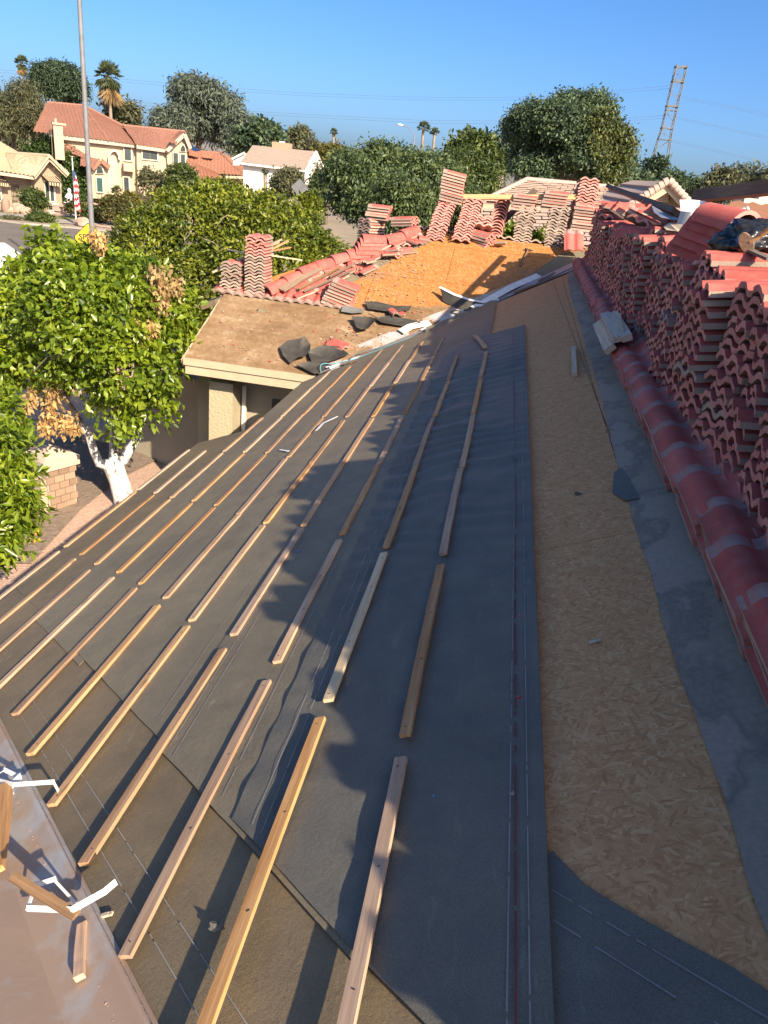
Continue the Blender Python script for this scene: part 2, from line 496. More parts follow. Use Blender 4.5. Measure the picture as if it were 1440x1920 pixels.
ground_mat('gravel_pink', (0.42, 0.25, 0.175), (0.60, 0.42, 0.32), (0.46, 0.32, 0.24))
ground_mat('soil', (0.17, 0.12, 0.085), (0.28, 0.21, 0.155), (0.22, 0.165, 0.12), 20)
ground_mat('earth_far', (0.25, 0.19, 0.13), (0.33, 0.25, 0.18), (0.20, 0.19, 0.10), 0.4, 0.0)
ground_mat('lawn', (0.10, 0.115, 0.03), (0.17, 0.17, 0.055), (0.20, 0.17, 0.08), 14)
def leaf(name, a, b, dark, rough=0.45, trans=0.35, spec=0.4):
    t = NT(name)
    g = t.n('ShaderNodeNewGeometry')
    c = t.ramp(g.outputs['Random Per Island'], [(0.0, dark), (0.45, a), (1.0, b)])
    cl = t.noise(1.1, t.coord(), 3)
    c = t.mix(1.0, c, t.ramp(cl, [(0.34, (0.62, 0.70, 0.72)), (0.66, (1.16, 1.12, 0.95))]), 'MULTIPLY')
    t.col(c); t.set(Roughness=rough); t.b.inputs['Specular IOR Level'].default_value = spec
    tr = t.n('ShaderNodeBsdfTranslucent'); mx = t.n('ShaderNodeMixShader')
    hs = t.n('ShaderNodeHueSaturation'); hs.inputs['Value'].default_value = 1.5; hs.inputs['Hue'].default_value = 0.485; t.l(c, hs.inputs['Color'])
    t.l(hs.outputs[0], tr.inputs[0]); mx.inputs[0].default_value = trans
    t.l(t.b.outputs[0], mx.inputs[1]); t.l(tr.outputs[0], mx.inputs[2]); t.l(mx.outputs[0], t.out.inputs[0])
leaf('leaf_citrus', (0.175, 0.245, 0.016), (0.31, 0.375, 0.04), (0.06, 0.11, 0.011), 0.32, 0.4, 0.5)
leaf('leaf_citrus_far', (0.145, 0.175, 0.016), (0.285, 0.305, 0.042), (0.045, 0.075, 0.012), 0.40)
leaf('leaf_dark', (0.090, 0.128, 0.050), (0.18, 0.22, 0.085), (0.035, 0.06, 0.028))
leaf('leaf_elm', (0.085, 0.128, 0.068), (0.165, 0.21, 0.105), (0.034, 0.062, 0.040))
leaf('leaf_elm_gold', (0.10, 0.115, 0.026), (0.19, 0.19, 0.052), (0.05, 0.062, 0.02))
leaf('leaf_gum', (0.12, 0.145, 0.108), (0.19, 0.215, 0.165), (0.062, 0.082, 0.068), 0.6)
leaf('leaf_pine', (0.050, 0.080, 0.045), (0.085, 0.12, 0.060), (0.024, 0.044, 0.030), 0.6, 0.2)
leaf('leaf_mesq', (0.12, 0.125, 0.065), (0.19, 0.18, 0.095), (0.06, 0.068, 0.04), 0.6)
leaf('leaf_hedge', (0.078, 0.112, 0.028), (0.14, 0.165, 0.046), (0.034, 0.056, 0.016), 0.5)
leaf('leaf_ivy', (0.05, 0.088, 0.018), (0.085, 0.135, 0.03), (0.022, 0.044, 0.011), 0.5)
leaf('leaf_bronze', (0.10, 0.098, 0.03), (0.17, 0.145, 0.05), (0.05, 0.055, 0.018), 0.5)
leaf('leaf_palm', (0.085, 0.105, 0.045), (0.135, 0.15, 0.07), (0.04, 0.055, 0.025), 0.5)
leaf('frond_dead', (0.36, 0.24, 0.12), (0.48, 0.34, 0.19), (0.22, 0.14, 0.07), 0.8)
leaf('leaf_dead', (0.50, 0.33, 0.14), (0.64, 0.46, 0.24), (0.32, 0.19, 0.08), 0.7)
leaf('leaf_yellow', (0.15, 0.14, 0.03), (0.24, 0.20, 0.05), (0.08, 0.08, 0.02), 0.6)
simple('bark', (0.16, 0.12, 0.09), 0.95, (0.08, 0.06, 0.045), 6, 0.6, 20)
simple('bark_pale', (0.30, 0.24, 0.18), 0.95, (0.18, 0.14, 0.10), 6, 0.4, 20)
def whitewash():
    t = NT('whitewash'); t.set(Roughness=0.85); vec = t.coord((3, 3, 1.4))
    n = t.noise(3.5, vec, 6, 0.7)
    t.col(t.ramp(n, [(0.36, (0.07, 0.05, 0.035)), (0.43, (0.52, 0.49, 0.45)), (0.55, (0.70, 0.67, 0.63)), (0.8, (0.78, 0.76, 0.72))]))
    t.bump(t.noise(12, vec, 5), 0.6, 0.03)
whitewash()
def valley_metal():
    t = NT('valley_metal'); t.set(Roughness=0.5, Metallic=0.2); vec = t.coord()
    n = t.noise(2.2, vec, 6, 0.65)
    f = t.ramp(n, [(0.43, (0, 0, 0)), (0.56, (1, 1, 1))])
    t.col(t.mix(f, (0.40, 0.39, 0.38), (0.38, 0.265, 0.185)))
    t.l(t.math('ADD', 0.5, t.math('MULTIPLY', n, 0.5)), t.b.inputs['Roughness'])
    t.l(t.math('MULTIPLY', t.math('SUBTRACT', 0.6, n), 0.25), t.b.inputs['Metallic'])
    t.bump(t.noise(30, vec, 5), 0.15, 0.004)
valley_metal()
# ================================================================== ground (setting)
def structure(name, mb, mats):
    o = mb.build(name, mats); o['kind'] = 'structure'; return o
g = MB()
def gz(x, y): return 0.0
g.quad((-9000, -9000, -0.03), (9000, -9000, -0.03), (9000, 9000, -0.03), (-9000, 9000, -0.03))
structure('ground', g, MAT['earth_far'])
g = MB()
P = [[V((-16 + 0.5 * i, 2 + 0.5 * j, 0.02 * fbm((-16 + .5 * i) * .6, (2 + .5 * j) * .6) - 0.0)) for j in range(45)] for i in range(36)]
g.grid(P); structure('gravel_yard', g, MAT['gravel_pink'])

# ================================================================== the house being re-roofed
rng = random.Random(7)
NEARV = 0.27
house = empty('house', (0.0, 6.0, 0.0), 'single storey stucco house, roof stripped to dark felt, bare boards and wood battens', 'house')
HI = Matrix.Translation((0, -6, 0))
def hpart(name, mb, mats, kind=None, label=None):
    o = mb.build(name, mats, house)
    if kind: o['kind'] = kind
    if label: o['label'] = label
    return o
def share(name, me, M, parent=None):
    """an object that shares mesh data, placed by a world matrix"""
    o = bpy.data.objects.new(name, me); col.objects.link(o)
    if parent is not None:
        o.parent = parent
        q = Matrix.LocRotScale(parent.location, parent.rotation_euler, None)
        pp = parent.parent
        if pp is not None: q = Matrix.LocRotScale(pp.location, pp.rotation_euler, None) @ q
        M = q.inverted() @ M
    o.matrix_basis = M
    return o
def frame(o, y, z):
    """matrix with origin o, local y along y, local z close to z"""
    y = V(y).normalized(); x = y.cross(V(z)).normalized(); zz = x.cross(y)
    return Matrix(((x.x, y.x, zz.x, o[0]), (x.y, y.y, zz.y, o[1]), (x.z, y.z, zz.z, o[2]), (0, 0, 0, 1)))
RIDGE = 1.82
EX = -3.05
# structural deck under everything
d = MB()
main_poly = [(-2.42, -3), (RIDGE, -3), (RIDGE, RIDGE + VAL), (-2.42, -2.42 + VAL)]
low_poly = [(EX, -3), (-2.42, -3), (-2.42, 7.58), (EX, 7.58)]
def nearclip(p): return poly_clip(p, -1, -1, -NEARV)
for pl in (main_poly, low_poly):
    pl = nearclip(pl)
    d.prism([R1(x, y, -0.11) for x, y in pl], N1 * 0.096)
hpart('roof_deck', d, MAT['old_wood'])
d = MB()
d.prism([V((RIDGE, -3, Z0 + TN * RIDGE - .11)), V((7, -3, Z0 + TN * RIDGE - .11 - TN * (7 - RIDGE))), V((7, 16.5, Z0 + TN * RIDGE - .11 - TN * (7 - RIDGE))), V((RIDGE, RIDGE + VAL, Z0 + TN * RIDGE - .11))], V((0, 0, 0.1)))
hpart('rear_roof_slope', d, MAT['osb'])
# slope beyond near valley
d = MB()
pl = poly_clip([(-5.5, -3.5), (1.8, -3.5), (1.8, 2), (-5.5, 4.5)], 1, 1, NEARV)
pl = poly_clip(pl, 0, 1, 3.9)
d.prism([R3(x, y, -0.1) for x, y in pl], N3 * 0.096)
hpart('near_wing_roof', d, MAT['felt_low'])
# OSB sheets on the long slope (those the picture shows)
def osb_panel(corners, fR, n, mat, seed):
    d = MB(); d.prism([fR(x, y, -0.012) for x, y in corners], n * 0.012)
    return hpart('osb_panel', d, mat)
for (xa, xb, offs) in ((-0.34, 0.778, 0.69), (0.782, RIDGE, 1.62)):
    y = offs - 2.44
    while y < 15:
        pl = [(xa, y + .0035), (xb, y + .0035), (xb, y + 2.4365), (xa, y + 2.4365)]
        pl = poly_clip(pl, -1, 1, VAL - 0.03)
        if len(pl) > 2: osb_panel(pl, R1, N1, MAT['osb'], 0)
        y += 2.44
# ------------------------------------------------------------------ felt
def felt_sheet(name, mat, xa, xb, y0, y1, h, nx=10, ny=70, wr=0.0, wl=0.2, curl=0.0, label=None, fR=R1, n=N1, parent=house, seed=0.0, edge=0.004):
    """xa>xb in plan; y0(x), y1(x)"""
    P = []
    for i in range(nx + 1):
        x = xa + (xb - xa) * i / nx
        row = []
        a, b = y0(x), y1(x)
        for j in range(ny + 1):
            y = a + (b - a) * j / ny
            e = min(i, nx - i, 1.5) / 1.5
            env = min(1.0, max(0.12, fbm(x * .9 + seed, y * .35 + 3.1) + 0.5)) * (0.25 + 0.75 * min(1, max(0, (y - 2.0) / 3)))
            hh = h + wr * env * (0.5 + 0.5 * math.sin((y + 0.28 * x + 0.25 * fbm(x * 1.5, y * 1.2 + seed)) * 2 * math.pi / wl)) + 0.0025 * (fbm(x * 3 + 5 + seed, y * 3) + .5)
            if curl and j > ny - 4: hh += curl * (j - ny + 4) ** 2 * (1 if i % 3 else 0.4)
            row.append(fR(x, y, hh))
        P.append(row)
    d = MB(); d.grid(P)
    for line in ([r_[0] for r_ in P], [r_[-1] for r_ in P], P[0], P[-1]):
        d.grid([line, [q - n * edge for q in line]], 0, False)
    o = d.build(name, mat, parent)
    if label: o['label'] = label
    return o
lap = lambda x: max(-x + 1.09 + 0.015 * fbm(x * 2.2, 4.4), -1.2)
far = lambda x: x + VAL - 0.33 + 0.05 * fbm(x * 3, 1.7)
def far0(x):
    if x > -0.15: return 9.42 - 0.1 * (x + .15) / .5 + 0.05 * fbm(x * 6, 8)
    return 9.42 + (x + .15) * 1.5
STR = [(0.335, -0.55, 0.024), (-0.06, -1.02, 0.020), (-0.93, -1.88, 0.016), (-1.79, -2.52, 0.012), (-2.44, -3.135, 0.008)]
felt_sheet('felt_strip', MAT['felt_new'], 0.335, -0.55, lap, far0, 0.024, 18, 260, 0.030, 0.23, seed=1, label='uppermost dark felt strip with ripples beside the bare boards')
felt_sheet('felt_strip', MAT['felt_mid'], -0.06, -1.02, lambda x: lap(x) - .02, far, 0.0195, 14, 150, 0.004, 0.21, seed=4, curl=0.003)
felt_sheet('felt_strip', MAT['felt_mid'], -0.93, -1.88, lambda x: lap(x) + .02, far, 0.0155, 12, 130, 0.004, 0.24, seed=9)
felt_sheet('felt_strip', MAT['felt_mid'], -1.79, -2.52, lambda x: lap(x) - .03, lambda x: min(far(x), 10.3), 0.0115, 10, 110, 0.004, 0.26, seed=13)
felt_sheet('felt_strip', MAT['felt_low'], -2.44, -3.135, lambda x: lap(x) + .05, lambda x: 7.66 + 0.05 * fbm(x * 4, 2), 0.0075, 10, 70, 0.004, 0.3, seed=17, label='lowest dusty felt strip overhanging the eave')
felt_sheet('valley_felt', MAT['felt_low'], 0.55, -3.1, lambda x: -x + 0.455, lambda x: -x + 1.38, 0.004, 60, 14, 0.003, 0.5, seed=21)
def flat_patch(name, mat, pts, h, seed, parent=house, fR=R1, n=N1, wave=0.006, thick=0.004, label=None, curl=None):
    """felt scrap: polygon fan with a slightly uneven surface and its own thickness"""
    cx = sum(p[0] for p in pts) / len(pts); cy = sum(p[1] for p in pts) / len(pts)
    rings = [[fR(cx + (x - cx) * t, cy + (y - cy) * t, h + wave * (fbm((cx + (x - cx) * t) * 5 + seed, (cy + (y - cy) * t) * 5) + .5) + (curl[k % len(curl)] * t ** 3 if curl else 0)) for k, (x, y) in enumerate(pts)] for t in (0.02, 0.35, 0.65, 0.85, 1.0)]
    for r_ in rings: r_.append(r_[0])
    d = MB(); d.grid(rings); d.grid([rings[-1], [q - n * thick for q in rings[-1]]], 0, False)
    d.grid([[q - n * thick for q in r_] for r_ in rings], 0)
    o = d.build(name, mat, parent)
    if label: o['label'] = label
    return o
flat_patch('felt_strip', MAT['felt_new'], [(.325, 1.40), (.345, 1.415), (.41, 1.31), (.46, 1.26), (.55, 1.18), (.66, 1.09), (.76, .98), (.95, .84), (1.25, .5), (1.3, -.6), (.325, -.6)], 0.004, 3, label='torn felt corner lying over the chipboard')
d = MB()
pe = [(1.05, 14.0), (.96, 12.2), (.90, 9.6), (.87, 8.1), (.835, 6.6), (.80, 5.2), (.79, 4.81), (.765, 4.2), (.76, 3.76), (.745, 3.16), (.738, 2.6), (.732, 2.13), (.73, 1.7), (.73, 1.29), (.74, .7), (.76, -1.5)]
rows_ = []
for k in range(len(pe) - 1):
    for s in range(8):
        t = s / 8; x = pe[k][0] + (pe[k + 1][0] - pe[k][0]) * t + .012 * fbm(k + t, 3.3); y = pe[k][1] + (pe[k + 1][1] - pe[k][1]) * t
        rows_.append([R1(x + (RIDGE - x) * (q / 14) ** 1.3, y, 0.006 + 0.009 * max(0, fbm(x + q * .3, y * 2.2, 5) + .25) * (0.4 + 0.6 * math.sin(y * 19 + q) ** 2)) for q in range(15)])
d.grid(rows_)
d.grid([[r_[0] for r_ in rows_], [r_[0] - N1 * .006 for r_ in rows_]], 0, False)
hpart('ridge_felt', d, MAT['felt_stained'], label='stained grey felt strip along the tile rows')
flat_patch('felt_scrap_flap', MAT['felt_new'], [(.70, 3.60), (.735, 3.86), (.775, 3.90), (.80, 3.45), (.74, 3.46)], 0.012, 8, wave=.004)
# printed lines on the felt
def chalk(lines, mat, w=0.0028, dash=None):
    d = MB(); rr = random.Random(5)
    for (xa, ya, xb, yb, h) in lines:
        L = math.hypot(xb - xa, yb - ya); n = max(2, int(L / 0.034)); 
        nx, ny = -(yb - ya) / L * w / 2, (xb - xa) / L * w / 2
        for k in range(n):
            if rr.random() < 0.05: continue
            t0, t1 = k / n, (k + (1.0 if rr.random() < .85 else .6)) / n
            a = (xa + (xb - xa) * t0, ya + (yb - ya) * t0); b = (xa + (xb - xa) * t1, ya + (yb - ya) * t1)
            d.quad(R1(a[0] - nx, a[1] - ny, h), R1(a[0] + nx, a[1] + ny, h), R1(b[0] + nx, b[1] + ny, h), R1(b[0] - nx, b[1] - ny, h))
    return d
L = []
for x, ya, yb, h in ((.250, .8, 9.2, .0285), (.293, .8, 9.2, .0285), (-.47, 1.6, 8.9, .0285), (-.43, 1.56, 8.9, .0285), (-.10, 9.6, 11.9, .022), (-.15, 9.6, 11.9, .022), (-.94, 2.05, 11.4, .0215), (-.90, 2.0, 11.4, .0215), (-.62, 1.75, 8.9, .0215), (-1.80, 2.95, 10.6, .0175), (-1.76, 2.9, 10.6, .0175), (-1.08, 2.25, 11.3, .0175), (-2.44, 3.6, 10.1, .0135), (-2.40, 3.5, 10.1, .0135), (-1.95, 3.1, 10.4, .0135), (-3.08, 4.3, 7.6, .009), (-3.03, 4.3, 7.6, .009), (-2.6, 3.8, 7.6, .009)):
    L.append((x, ya, x, yb, h + .004))
for s in (.62, .72): L.append((-2.0, 2.0 + s - .0, .1, -.1 + s, .0105))
for s in (1.30, 1.06): pass
L += [(.34, 1.30, 1.1, .62, .0125), (.34, 1.22, 1.1, .54, .0125)]
o = hpart('printed_lines', chalk(L, None), MAT['chalk_white'], 'stuff')
L = [(.268, .7, .25, 4.5, .033), (.25, 4.5, .21, 9.0, .033)]
L += [(.735, 1.9, .80, 6.6, .0008), (.80, 6.6, .93, 13.5, .0008)]
o = hpart('snapped_chalk_line', chalk(L, None, 0.0045), MAT['chalk_red'], 'stuff')

# ------------------------------------------------------------------ battens
BL, BW, BT = 1.215, 0.038, 0.0145
def batten_mesh(seed, L=BL, w=BW, t=BT, staples=False):
    rr = random.Random(seed); d = MB(); n = 7
    pts = []
    bow = rr.uniform(-.004, .004)
    for k in range(n + 1):
        y = L * k / n; dx = bow * math.sin(math.pi * k / n); a = rr.uniform(-.0008, .0008)
        pts.append([V((-w / 2 + dx + a, y, 0)), V((w / 2 + dx + a, y, 0)), V((w / 2 + dx, y, t + a)), V((-w / 2 + dx, y, t + a))])
    vs = [p for r_ in pts for p in r_]
    fs = [(3, 2, 1, 0), (n * 4, n * 4 + 1, n * 4 + 2, n * 4 + 3)]
    for k in range(n):
        for q in range(4):
            fs.append((k * 4 + q, k * 4 + (q + 1) % 4, k * 4 + 4 + (q + 1) % 4, k * 4 + 4 + q))
    d.add(vs, fs)
    if staples:
        for yy in (rr.uniform(.03, .07), L * rr.uniform(.3, .4), L * rr.uniform(.6, .72), L - rr.uniform(.03, .07)):
            a = rr.uniform(-.7, .7)
            d.box((rr.uniform(-.006, .006), yy, t + .0006), .0045, .0009, .0009, Matrix.Rotation(a, 3, 'Z'), 1)
    return d
bmesh_pool = [batten_mesh(i, staples=True).mesh('batten', [MAT['batten_wood'], MAT['iron']]) for i in range(6)]
bmesh_pale = batten_mesh(50, staples=True).mesh('batten', [MAT['pale_wood'], MAT['iron']])
def hfelt(x):
    for xa, xb, h in STR:
        if xa >= x >= xb: return h + 0.004
    return 0.008
PITCHU, U0 = 0.3341, 0.7102
PIECES = {0: (.58, 1.89, 3.20, 4.43, 5.67, 6.94), 1: (.85, 2.15, 3.43, 4.65, 5.92, 7.19), 2: (1.19, 2.52, 3.81, 5.02, 6.37, 7.65, 8.92),
          3: (1.52, 2.84, 4.10, 5.30, 6.59, 7.92, 9.12), 4: (1.82, 3.09, 4.33, 5.54, 6.90, 8.16, 9.40), 5: (2.15, 3.45, 4.66, 5.92, 7.2, 8.46, 9.7),
          6: (2.49, 3.76, 5.03, 6.30, 7.56, 8.82), 7: (2.77, 4.05, 5.31, 6.57, 7.84, 9.1), 8: (3.03, 4.32, 5.58, 6.84), 9: (3.35, 4.63, 5.90), 10: (3.62, 4.93, 6.2)}
for k in range(0, 11):
    x = ((5.5 - Z0) * SN - (U0 + PITCHU * k)) * CS      # u runs down the slope from the camera's foot point
    yend = {0: 8.25, 1: 8.5}.get(k, min(x + VAL - 0.42, 10.2 if x < -2.35 else 99, 7.6 if x < -2.55 else 99))
    for n, y in enumerate(PIECES[k]):
        L = min(BL - rng.uniform(0, .03), yend - y)
        if L < .12: continue
        xo = x + rng.uniform(-.006, .006)
        M = frame(R1(xo, y, hfelt(x) + (.014 if k < 2 else -.0035)), V((0.006 * rng.uniform(-1, 1), 1, 0)), N1)
        me = bmesh_pool[rng.randrange(6)]
        if (k, n) in ((1, 1),): me = bmesh_pale
        o = share('batten', me, M @ Matrix.Diagonal((1, L / BL, 1, 1)), house)
        if me is bmesh_pale: o['label'] = 'paler grey batten'
# ------------------------------------------------------------------ eave, fascia and walls of the long side
d = MB()
za = Z0 + TN * EX
d.bar((EX + .02, -1.5, za - .17), (EX + .02, 7.56, za - .17), .035, .16); 
hpart('fascia_board', d, MAT['fascia_cream'])
d = MB(); d.bar((-2.40, 7.6, Z0 - TN * 2.4 - .17), (-2.40, 10.22, Z0 - TN * 2.4 - .17), .035, .16)
hpart('fascia_board', d, MAT['fascia_cream'])
d = MB()
d.box((-2.45, 2.7, 1.19), .10, 4.8, 1.17)
d.box((-2.1, 7.45, 1.19), .35, .10, 1.17)
d.box((-1.75, 9.3, 1.22), .10, 1.8, 1.18)
hpart('house_wall', d, MAT['stucco_wall'])
d = MB(); d.box((-3.1, 11.25, 1.22), 1.45, .10, 1.18); hpart('entry_wall', d, MAT['stucco_wall'])
# security door and panelled screen in the entry
d = MB()
x0 = at(510, 760, 11.12).x; x1 = at(588, 760, 11.12).x
d.box(((x0 + x1) / 2, 11.13, 1.06), (x1 - x0) / 2, .03, 1.05)
dr = hpart('entry_door', d, MAT['door_dark'])
for q in range(4):
    d = MB(); xx = x0 + (x1 - x0) * (q + .5) / 4
    d.box((xx, 11.085, 1.06), (x1 - x0) / 8 - .012, .012, .98); d.build('door_panel', MAT['door_dark'], dr)
d = MB(); xp = at(460, 760, 11.05).x
d.box((xp, 11.0, 1.15), .03, .03, 1.15); hpart('downpipe', d, MAT['stucco_white'])
# entry column
xa, xb = at(392, 750, 10.62).x, at(436, 750, 10.62).x
d = MB(); d.box(((xa + xb) / 2, 10.62 + .19, 1.2), (xb - xa) / 2, .19, 1.2)
hpart('entry_column', d, MAT['stucco_pier'])
# ------------------------------------------------------------------ the slope beyond the far valley
HX0 = -16.25
d = MB()
p2 = poly_clip([(-4.4, 10.28), (2.2, 10.28), (2.2, 14.58), (-4.4, 14.58)], 1, -1, -VAL)      # x - y <= -VAL
p2 = poly_clip(p2, -1, 1, -HX0)
d.prism([R2(x, y, -0.11) for x, y in p2], N2 * 0.096)
hpart('far_roof_deck', d, MAT['old_wood'])
d = MB()                                                    # hip side and the slope behind the ridge
zh = lambda x: Z0 + TN * (x - HX0 - VAL)
pl = [V((-4.5, 11.75, zh(-4.5) - .01)), V((-1.67, 14.58, zh(-1.67) - .01)), V((-5.6, 18.5, zh(-5.6) - .01)), V((-5.6, 11.75, zh(-5.6) - .01))]
d.prism([q - V((0, 0, .1)) for q in pl], V((0, 0, .1)))
zr = Z0 + TN * (14.58 - VAL)
d.prism([V((-1.67, 14.585, zr - .12)), V((2.2, 14.585, zr - .12)), V((6, 18.5, zr - .12 - TN * 3.9)), V((-5.6, 18.5, zr - .12 - TN * 3.9))], V((0, 0, .1)))
hpart('hidden_roof_slopes', d, MAT['felt_low'])
for j, y in enumerate((11.95, 12.77 + .3)):
    pass
for (ya, yb, off) in ((11.88, 13.0, 0.4), (13.004, 14.12, 1.6), (14.124, 14.575, 0.9)):
    x = -5 + off
    while x < 2.4:
        pl = [(x + .004, ya + .004), (x + 2.436, ya + .004), (x + 2.436, yb - .004), (x + .004, yb - .004)]
        pl = poly_clip(pl, 1, -1, -VAL - 0.02); pl = poly_clip(pl, -1, 1, -HX0 + 0.1)
        if len(pl) > 2: osb_panel(pl, R2, N2, MAT['osb_sunlit'], 0)
        x += 2.44
# dusty old felt below
P = []
for i in range(61):
    x = -4.40 + 3.8 * i / 60
    y0, y1 = max(10.24 + .012 * fbm(x * 6, 1), x + VAL + .03), 11.98 + .05 * fbm(x * 5, 2) + (0.25 * max(0, x + 2.3) if x > -2.3 else 0) + .06 * fbm(x * 14, 7)
    y1 = max(y1, y0 + .01)
    P.append([R2(x, y0 + (y1 - y0) * t / 26, 0.003 + .010 * max(0, fbm(x * 3, (y0 + (y1 - y0) * t / 26) * 5, 2) + .2) + (0.012 if int((y0 + (y1 - y0) * t / 26 - 10.24) / .42) % 2 else 0)) for t in range(27)])
d = MB(); d.grid(P); d.grid([[r_[0] for r_ in P], [r_[0] - N2 * .008 for r_ in P]], 0, False); d.grid([[r_[-1] for r_ in P], [r_[-1] - N2 * .008 for r_ in P]], 0, False); d.grid([P[0], [q - N2 * .02 for q in P[0]]], 0, False)
hpart('old_felt', d, MAT['felt_old'], label='dust covered brown felt above the cream eave')
ze = Z0 + TN * (10.28 - VAL)
d = MB(); d.box((-3.39, 10.25, ze - .045), 1.01, .02, .05); hpart('drip_board', d, MAT['fascia_cream'])
d = MB(); d.box((-3.39, 10.275, ze - .165), .99, .018, .065); hpart('fascia_board', d, MAT['fascia_cream'])
d = MB(); d.bar(R2(-4.42, 10.24, -.06), R2(-4.42, 11.75, -.06), .04, .10, N2); hpart('rake_board', d, MAT['fascia_cream'])
d = MB(); d.box((-3.45, 10.75, ze - .13), 1.0, .45, .01); hpart('soffit', d, MAT['stucco_wall'])
# ------------------------------------------------------------------ near valley flashing
d = MB()
P1, P2_ = [], []
for i in range(50):
    x = -3.4 + 4.6 * i / 49
    P1.append([R1(x - .0 , -x + NEARV + s, .006 + (.0015 * fbm(x * 3, s * 5))) for s in (0, .06, .12, .19, .21, .222, .245)])
    for j, hh in ((3, .014), (4, .026), (5, .026), (6, .004)): P1[-1][j] += N1 * hh
    P2_.append([R3(x, -x + NEARV - s, .006 + (.0025 * fbm(x * 3, s * 5 + 4))) for s in (0, .08, .17, .27, .46, .475, .50)])
    for j, hh in ((4, .012), (5, .016), (6, .002)): P2_[-1][j] += N3 * hh
d.grid(P1); d.grid(P2_)
hpart('valley_flashing', d, MAT['valley_metal'], label='dusty galvanised valley flashing by the lower left corner')
d = MB(); P = []
for i in range(80):
    x = -3.3 + 4.4 * i / 79
    w = .002 * fbm(x * 6, 2.2)
    P.append([R1(x, -x + NEARV + s + w, h_) for s, h_ in ((.205, .008), (.207, .026 + w), (.230, .028 + w), (.234, .010))])
d.grid(P, 0, False)
hpart('flashing_hem', d, MAT['flashing_dust'], label='raised dusty hem along the edge of the near valley flashing')
# ------------------------------------------------------------------ far valley flashing, mostly under rubble
d = MB()
P1, P2_ = [], []
for i in range(40):
    x = -2.35 + 4.0 * i / 39
    P1.append([R1(x, x + VAL - s, .022 + .004 * fbm(x * 4, s * 8)) for s in (0, .1, .2, .3)])
    P2_.append([R2(x, x + VAL + s, .012 + .004 * fbm(x * 4, s * 8 + 2)) for s in (0, .1, .22, .34)])
d.grid(P1); d.grid(P2_)
hpart('valley_flashing', d, MAT['valley_metal'])
# felt strip under the tiles along the far ridge and hip edges
flat_patch('felt_scrap_flap', MAT['felt_mid'], [(-2.75, 12.72), (-2.55, 12.55), (-1.55, 14.05), (-1.35, 14.42), (-1.75, 14.35)], 0.004, 5, fR=R2, n=N2, label='felt edge along the hip tiles')
flat_patch('felt_scrap_flap', MAT['felt_mid'], [(.1, 13.0), (.35, 13.12), (1.5, 14.35), (1.4, 14.55), (.9, 14.3)], 0.014, 6, fR=R2, n=N2)
# ================================================================== roof tiles: shapes
TW, TL, TT, TA = 0.33, 0.42, 0.028, 0.034
def tprof(u):
    p = 0.5 - 0.5 * math.cos(2 * math.pi * u / (TW / 2))
    return TA * min(1.0, max(0.0, (p - .08) / .74)) ** .8
def tile_mesh(name, seed, length=TL, jag=0.0, w0=0.0, w1=TW, chip=0.0):
    """double roll concrete tile; nose at y=0, raw head band at the far end"""
    rr = random.Random(seed); n = 16
    d = MB()
    us = [w0 + (w1 - w0) * i / n for i in range(n + 1)]
    ys = [0.0, length * 0.82, length]
    def row(k, dz):
        out = []
        for i, u in enumerate(us):
            y = ys[k] + (rr.uniform(-jag, jag) if (jag and k == 2) else 0) + (chip * (rr.random() ** 4) * 3 if k == 0 else 0)
            out.append(V((u - TW / 2, y, tprof(u) + dz + rr.uniform(-1, 1) * chip * .5)))
        return out
    t0, t1, t2 = row(0, TT), row(1, TT), row(2, TT)
    b0, b2 = [p - V((0, -.0, TT)) for p in t0], [p - V((0, 0, TT)) for p in t2]
    m_ = len(us)
    d.add(t0 + t1, [(i, i + 1, m_ + i + 1, m_ + i) for i in range(n)], 0, True)
    d.add(t1 + t2, [(i, i + 1, m_ + i + 1, m_ + i) for i in range(n)], 0 if jag else 3, True)
    d.add(b0 + b2, [(i + 1, i, m_ + i, m_ + i + 1) for i in range(n)], 2, True)
    d.add(b0 + t0, [(i, i + 1, m_ + i + 1, m_ + i) for i in range(n)], 1)
    d.add(b2 + t2, [(i + 1, i, m_ + i, m_ + i + 1) for i in range(n)], 2)
    d.add([b0[0], b2[0], t2[0], t0[0]], [(0, 1, 2, 3)], 2); d.add([b0[-1], t0[-1], t2[-1], b2[-1]], [(0, 1, 2, 3)], 2)
    return d.mesh(name, [MAT['tile_red'], MAT['tile_edge'], MAT['tile_raw'], MAT['tile_head']])
TILES = [tile_mesh('roof_tile', i, chip=.004 if i else .0015) for i in range(5)]
TILE = TILES[0]
SHARD = [tile_mesh('tile_shard', 10 + i, length=[.26, .19, .31, .15][i], jag=.05, w0=[0, .08, 0, .1][i], w1=[.33, .33, .22, .27][i]) for i in range(4)]
